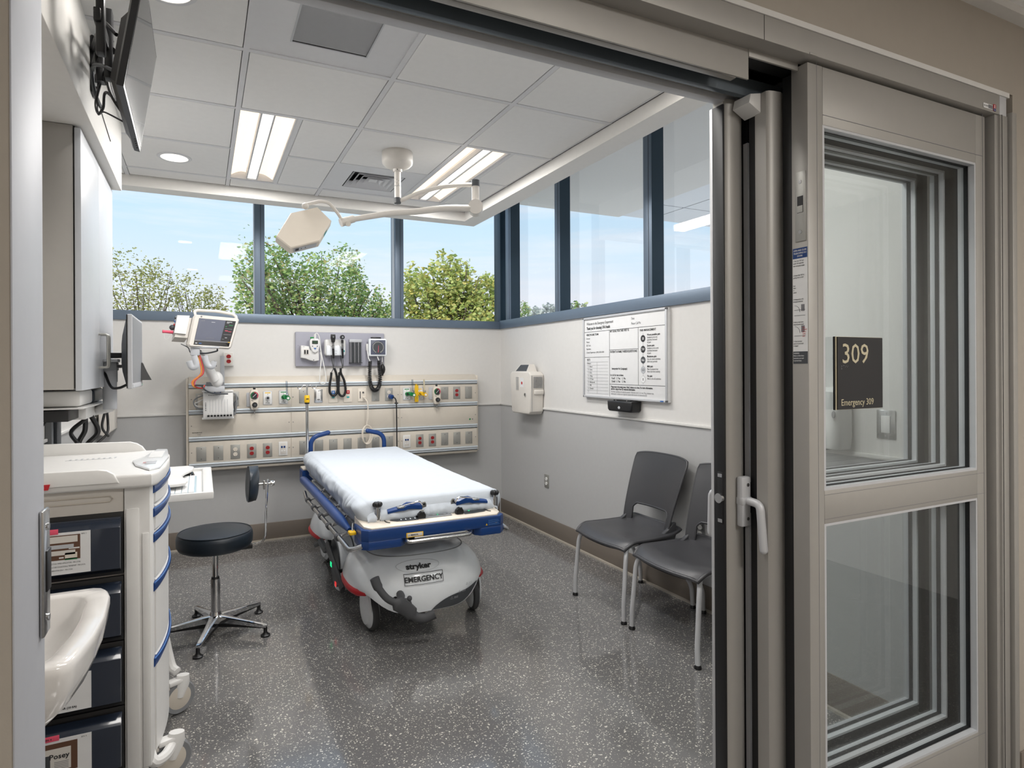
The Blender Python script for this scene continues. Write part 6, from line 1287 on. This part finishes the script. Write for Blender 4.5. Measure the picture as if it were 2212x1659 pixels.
b = MB(); b.prism([(-.52, 1.070), (-.427, 1.070), (-.422, 1.087), (-.515, 1.087)], 1, 2.2575, 2.2615, 'red'); b.text('PRO', .013, (-.462, 2.257, 1.074), (1, 0, 0), (0, 0, 1), 'white', bold=.0006); b.build('badge', ct)
for zt_, zb2, hz, n_ in ((1.045, .985, 1.045, 1), (.980, .895, .965, 2), (.890, .735, .880, 3), (.730, .480, .716, 4), (.475, .145, .463, 5)):
    def front(z0, z1, e_, m_, bmesh_=None, off=0):
        b = MB(); n = 14; rows = []
        for z, dx in ((z0, 0), (z0 + .004, .006), (z1 - .004, .006), (z1, 0)):
            rows.append([( -.150 + dx + off + .026 * math.sin(PI * (j / n)) ** .8, 2.35 + .485 * j / n, z) for j in range(n + 1)] + [(-.17, 2.35 + .485, z), (-.17, 2.35, z)])
        b.loft(rows, m_); return b
    d = front(zb2, zt_, 0, 'white').build('drawer', ct)
    b = MB(); n = 16; rows = []
    for j in range(n + 1):
        t = j / n; y = 2.318 + .545 * t; xx = -.150 + .030 * math.sin(PI * t) ** .8; k = min(1, 6 * min(t, 1 - t)); h = .018 + .012 * (1 - k) * 0
        rows.append([(xx - .004, y, hz + .008), (xx + .004 + .004 * k, y, hz + .007), (xx + .006 + .005 * k, y, hz - .002), (xx + .003, y, hz - .020), (xx - .004, y, hz - .020)])
    b.loft(rows, 'blue'); 
    b.tube([Vector(r_[1]) + Vector((0, 0, .001)) for r_ in rows], .0022, 'blue_light', 6)
    h_ = b.build('handle', d, ang=50)
for k, (zl_, zh_) in enumerate(((.785, .966), (.570, .756), (.358, .545), (.150, .333))):
    b = MB(); yb_ = y0 + .0
    b.box((-.69, yb_ + .004, zl_ - .012), (-.234, yb_ + .02, zh_ + .010), 'black', .002)
    b.prism([(yb_ - .004, zl_), (yb_ - .040, zl_ + .02), (yb_ - .040, zh_ - .03), (yb_ - .028, zh_ - .018), (yb_ - .004, zh_ - .004)], 0, -.688, -.238, 'smoke_plastic', .003)
    o = b.build('storage_bin', ct)
    if k != 1:
        b = MB(); yy = yb_ - .0415; w0, w1 = -.56, -.318; lz, uz = zl_ + .022, zh_ - .030
        if k == 2: uz = zh_ - .05
        b.box((w0, yy, lz), (w1, yy + .0008, uz), 'paper'); q = yy - .0006
        if k == 0:
            b.box((w0 + .01, q, lz + .045), (-.345, q + .0004, uz - .008), 'brown_photo'); 
            for a in ((-.50, .098, -.352, .118, 'offwhite'), (-.50, .080, -.362, .092, 'grey_light'), (-.52, .060, -.358, .074, 'offwhite'), (-.385, .046, -.353, .066, 'cream_light'), (-.385, .044, -.353, .049, 'green'), (-.345 - .03, .077, -.347, .081, 'white'), (-.40, .050, -.388, .054, 'white')): b.box((a[0], q - .0004, lz + a[1]), (a[2], q, lz + a[3]), a[4])
            for i_, tx in enumerate(('\u2022 COTTON TIPPED APPLICATORS - PAR (10 EA)', '\u2022 CULTURE COLLECTION & TRANSPORT - PAR (10 EA)', '\u2022 LUBRICATING JELLY - PAR (10 EA)')): b.text(tx, .0062, (-.425, q, lz + .033 - i_ * .0105), (1, 0, 0), (0, 0, 1), 'ink', sx=.62)
            b.text('BIN 1', .006, (-.342, q, uz - .010), (1, 0, 0), (0, 0, 1), 'ink')
        if k == 2: b.text('PAR (10 EA)', .0085, (-.40, q, lz + .010), (1, 0, 0), (0, 0, 1), 'ink', bold=.0003)
        if k == 3:
            b.box((w0 + .01, q, lz + .030), (-.355, q + .0004, uz - .012), 'brown_photo'); b.box((-.50, q - .0003, lz + .036), (-.372, q, uz - .028), 'offwhite'); b.box((-.44, q - .0005, lz + .036), (-.425, q - .0003, lz + .085), 'grey_dark')
            b.text('Posey', .022, (-.428, q - .0008, lz + .072), (1, 0, 0), (0, 0, 1), 'ink', bold=.0005); b.text('PAR (3 EA)', .0085, (-.375, q, lz + .010), (1, 0, 0), (0, 0, 1), 'ink', bold=.0003); b.text('BIN 4', .006, (-.345, q, uz - .010), (1, 0, 0), (0, 0, 1), 'ink')
            for i_ in range(5): b.box((-.415, q - .0006, lz + .040 + i_ * .005), (-.378, q - .0003, lz + .0415 + i_ * .005), 'ink_grey')
        b.build('bin_card', o)
    b = MB(); b.box((-.47, yb_ - .043, zh_ - .034), (-.402, yb_ - .0405, zh_ - .018), 'pink', .0003); b.text('BIN %d' % (k + 1), .008, (-.440, yb_ - .0435, zh_ - .029), (1, 0, 0), (0, 0, 1), 'ink', bold=.0002); b.build('bin_tag', o)
b = MB(); b.box((x0, y0 + .005, .105), (-.165, y1, .135), 'white', .008); b.tube(catmull([(-.165, 2.34, .15), (-.15, 2.32, .125), (-.12, 2.36, .115), (-.10, 2.42, .118)], 5), .018, 'white', 10); b.tube(catmull([(-.15, 2.90, .33), (-.135, 2.91, .24), (-.12, 2.90, .18), (-.10, 2.88, .165)], 5), .018, 'white', 10); b.build('base', ct)
for x, y, a in ((-.095, 2.86, .5), (-.105, 2.42, .35), (-.62, 2.40, .2), (-.62, 2.82, 0)):
    Mx = Matrix.Translation((x, y, .068)) @ Matrix.Rotation(PI / 2 + a, 4, 'Z')
    w = MB(Mx); w.lathe([(.045, -.012), (.062, -.014), (.067, -.008), (.067, .008), (.062, .014), (.045, .012)], (0, 0, 0), (1, 0, 0), 'grey_mid', 36); w.lathe([(.003, -.015), (.040, -.014), (.052, -.011), (.052, .011), (.040, .014), (.003, .015)], (0, 0, 0), (1, 0, 0), 'cream', 36); o = w.build('caster', ct)
    w = MB(Mx); w.tube([(.0, 0, .0), (.0, -.015, .05), (0, -.02, .085)], [(.020, .020), (.022, .034), (.020, .026)], 'white', 12, flat=(1, 0, 0)); w.box((-.020, -.015, .058), (.020, .045, .078), 'white', .006); w.box((-.016, .040, .045), (.016, .080, .062), 'offwhite', .006); w.build('fork', o)
# workstation on the wall track: keyboard tray, keyboard, mouse
wk = empty('wall_workstation', (-.45, 3.6, .88), 'white pull-out keyboard tray on a wall track between cart and stool', 'workstation')
b = MB(); b.box((XL + .001, 3.74, .55), (XL + .03, 3.92, 2.0), 'grey_mid', .003); b.box((XL + .03, 3.78, .56), (XL + .045, 3.88, 1.98), 'grey_dark', .002); b.build('wall_track', wk)
b = MB(); b.tube([(XL + .04, 3.83, 1.01), (-.55, 3.70, 1.0), (-.45, 3.5, .93)], .035, 'white', 14); b.ball((-.56, 3.70, 1.005), (.07, .06, .035), 'white', 16); b.box((-.5, 3.15, .868), (-.25, 3.55, .895), 'white', .01); b.build('tray_arm', wk)
b = MB(); b.box((-.42, 2.925, .878), (.040, 3.66, .888), 'white', .004); b.box((-.42, 2.915, .872), (.045, 2.935, .905), 'white', .006); b.box((-.42, 3.645, .872), (.045, 3.665, .905), 'white', .006); b.box((.0, 2.93, .878), (.045, 3.65, .900), 'white', .008); b.build('tray', wk)
b = MB(); b.prism([(-.42, 3.00), (-.10, 3.02), (-.068, 3.04), (-.060, 3.10), (-.075, 3.17), (-.092, 3.25), (-.075, 3.34), (-.045, 3.43), (-.040, 3.52), (-.065, 3.56), (-.42, 3.56)], 2, .918, .934, 'white', .006, 3); b.build('palm_shelf', wk)
kb = empty('keyboard', (-.12, 3.2, .888), 'pale flat keyboard lying in the pull-out tray', 'keyboard')
b = MB(); b.box((-.24, 2.945, .889), (-.025, 3.42, .900), 'kbd', .003)
b.build('base', kb)
b = MB()
for i in range(8):
    for j in range(18): b.box((-.235 + i * .0255, 2.952 + j * .0257, .900), (-.2125 + i * .0255, 2.974 + j * .0257, .904), 'paper', .001, 1)
b.build('keys', kb)
b = MB(); rings = []
for i in range(9): t = i / 8; rings.append([(-.065 + .030 * math.cos(a) * math.sin(PI * (.08 + .84 * t)) ** .6, 3.44 + .10 * t, .889 + max(0, .032 * math.sin(a) * math.sin(PI * (.1 + .8 * t)))) for a in [k * 2 * PI / 20 for k in range(20)]])
b.loft(rings, 'black_gloss'); b.build('computer_mouse', label='glossy black computer mouse beyond the keyboard in the pull-out tray', cat='mouse')
# monitor on its arm beyond the cabinet
mo = empty('computer_monitor', (-.30, 3.42, 1.35), 'grey computer monitor seen edge-on on an arm beside the wall cabinet', 'monitor')
b = MB(); b.box((-.303, 3.165, 1.352), (-.283, 3.675, 1.690), 'alu_light', .004); b.box((-.306, 3.163, 1.355), (-.302, 3.677, 1.687), 'black')
b.loft([[(-.306, 3.18, 1.36), (-.306, 3.66, 1.36), (-.306, 3.66, 1.68), (-.306, 3.18, 1.68)], [(-.335, 3.30, 1.43), (-.335, 3.54, 1.43), (-.335, 3.54, 1.60), (-.335, 3.30, 1.60)], [(-.345, 3.36, 1.47), (-.345, 3.48, 1.47), (-.345, 3.48, 1.56), (-.345, 3.36, 1.56)]], 'grey_dark'); b.build('housing', mo, flat=True)
b = MB(); b.quad((-.2825, 3.18, 1.378), (-.2825, 3.66, 1.378), (-.2825, 3.66, 1.680), (-.2825, 3.18, 1.680), 'grey_mid'); b.box((-.283, 3.18, 1.357), (-.281, 3.66, 1.372), 'grey_light'); b.box((-.2815, 3.19, 1.360), (-.2805, 3.205, 1.369), 'white'); b.box((-.2815, 3.645, 1.360), (-.2805, 3.652, 1.364), 'green_led'); b.build('screen', mo)
b = MB(); b.box((-.40, 3.38, 1.495), (-.345, 3.46, 1.520), 'black', .004); b.box((-.42, 3.36, 1.475), (-.36, 3.46, 1.49), 'grey_light', .003); b.box((-.42, 3.37, 1.435), (-.365, 3.45, 1.475), 'grey_mid', .004); b.cyl((-.362, 3.37, 1.455), (-.345, 3.37, 1.455), .008, m='black', n=12); b.cyl((-.40, 3.42, 1.38), (-.40, 3.42, 1.435), .033, m='grey_light'); b.cyl((-.40, 3.42, 1.25), (-.40, 3.42, 1.38), .030, m='grey_light'); b.tube([(-.40, 3.42, 1.26), (-.55, 3.65, 1.22), (XL + .05, 3.82, 1.20)], .025, 'white', 14); b.build('arm', mo)
b = MB(); b.tube(catmull([(-.42, 3.40, 1.43), (-.385, 3.33, 1.36), (-.345, 3.25, 1.355), (-.31, 3.22, 1.37)], 7), .006, 'black', 8); b.build('cable', mo)
b = MB(); b.loft([[(-.281, 3.60, 1.475), (-.279, 3.60, 1.475), (-.279, 3.66, 1.475), (-.281, 3.66, 1.475)], [(-.281, 3.58, 1.385), (-.235, 3.60, 1.385), (-.245, 3.68, 1.385), (-.281, 3.68, 1.385)]], 'black'); b.build('card_clip', mo, flat=True)
# small form computer on its shelf beneath the cabinet
pc = empty('desktop_computer', (-.55, 3.4, 1.27), 'white and dark blue computer on a bracket shelf under the wall cabinet', 'computer')
b = MB(); b.prism([(-.67, 3.02), (-.45, 3.02), (-.44, 3.3), (-.435, 3.69), (-.67, 3.69)], 2, 1.274, 1.281, 'white', .002); b.box((-.60, 3.25, 1.215), (-.47, 3.52, 1.274), 'white', .008); b.build('shelf', pc)
b = MB(); b.box((-.66, 3.05, 1.284), (-.462, 3.36, 1.350), 'white', .012); b.box((-.66, 3.36, 1.283), (-.455, 3.67, 1.350), 'vinyl', .018, 3); b.build('case', pc)
b = MB(); b.box((-.62, 3.02, 1.224), (-.50, 3.25, 1.270), 'black', .003); b.build('power_supply', pc)
for k, P in enumerate(([(-.50, 3.42, 1.22), (-.505, 3.44, 1.15), (-.53, 3.45, 1.09), (-.50, 3.47, 1.05), (-.54, 3.5, 1.02)], [(-.48, 3.44, 1.22), (-.455, 3.47, 1.14), (-.50, 3.47, 1.08), (-.52, 3.5, 1.02)], [(-.49, 3.36, 1.21), (-.55, 3.38, 1.15), (-.53, 3.42, 1.08), (-.58, 3.45, 1.01)], [(-.44, 3.62, 1.26), (-.435, 3.64, 1.17), (-.44, 3.62, 1.11), (-.50, 3.58, 1.05)], [(-.62, 3.05, 1.24), (-.60, 3.03, 1.20), (-.58, 3.05, 1.23)], [(-.44, 3.58, 1.23), (-.455, 3.60, 1.15), (-.43, 3.62, 1.10)])):
    b = MB(); b.tube(catmull(P, 7), (.011, .011, .009, .006, .004, .006)[k], 'black', 8); b.build('cable', pc)
b = MB(); b.box((-.655, 2.98, 1.17), (-.65, 3.01, 1.36), 'clear_plastic'); b.box((XL + .002, 2.98, 1.165), (-.65, 3.01, 1.172), 'clear_plastic'); b.build('glove_holder', label='clear acrylic holder on the left wall under the cabinet', cat='holder')
s2 = empty('sharps_container', (-.62, 5.34, .945), 'pale disposal container on the back wall corner behind the hanging cables', 'container', 'sharps disposal boxes')
b = MB(); b.prism([(-.69, .96), (-.655, .945), (-.60, .985), (-.585, 1.0), (-.585, 1.36), (-.69, 1.36)], 1, 5.27, 5.41, 'offwhite', .010, 3); b.build('body', s2); b = MB(); b.box((-.695, 5.28, .955), (-.688, 5.40, 1.02), 'white', .004); b.build('latch', s2)
# fill lights added to brighten the entry, hidden from view by the door header
for x, lab in ((.475, 'added square fill light hidden over the entry, left one'), (1.085, 'added square fill light hidden over the entry, middle one'), (1.68, 'added square fill light hidden over the entry, right one')):
    r = empty('entry_fill_light', (x, 1.73, CZ), lab, 'light', 'added entry fill lights'); b = MB(); b.box((x - .28, 1.45, CZ - .006), (x + .28, 2.01, CZ - .003), 'tee', .001); b.build('housing', r)
    b = MB(); b.box((x - .26, 1.47, CZ - .010), (x + .26, 1.99, CZ - .006), 'lamp_white'); b.build('diffuser', r); l = area('entry_fill_source', (x, 1.73, CZ - .02), (.5, .5), LAMP['entry'], (1, .97, .93)); l.parent = r; l.location = (0, 0, -.02)
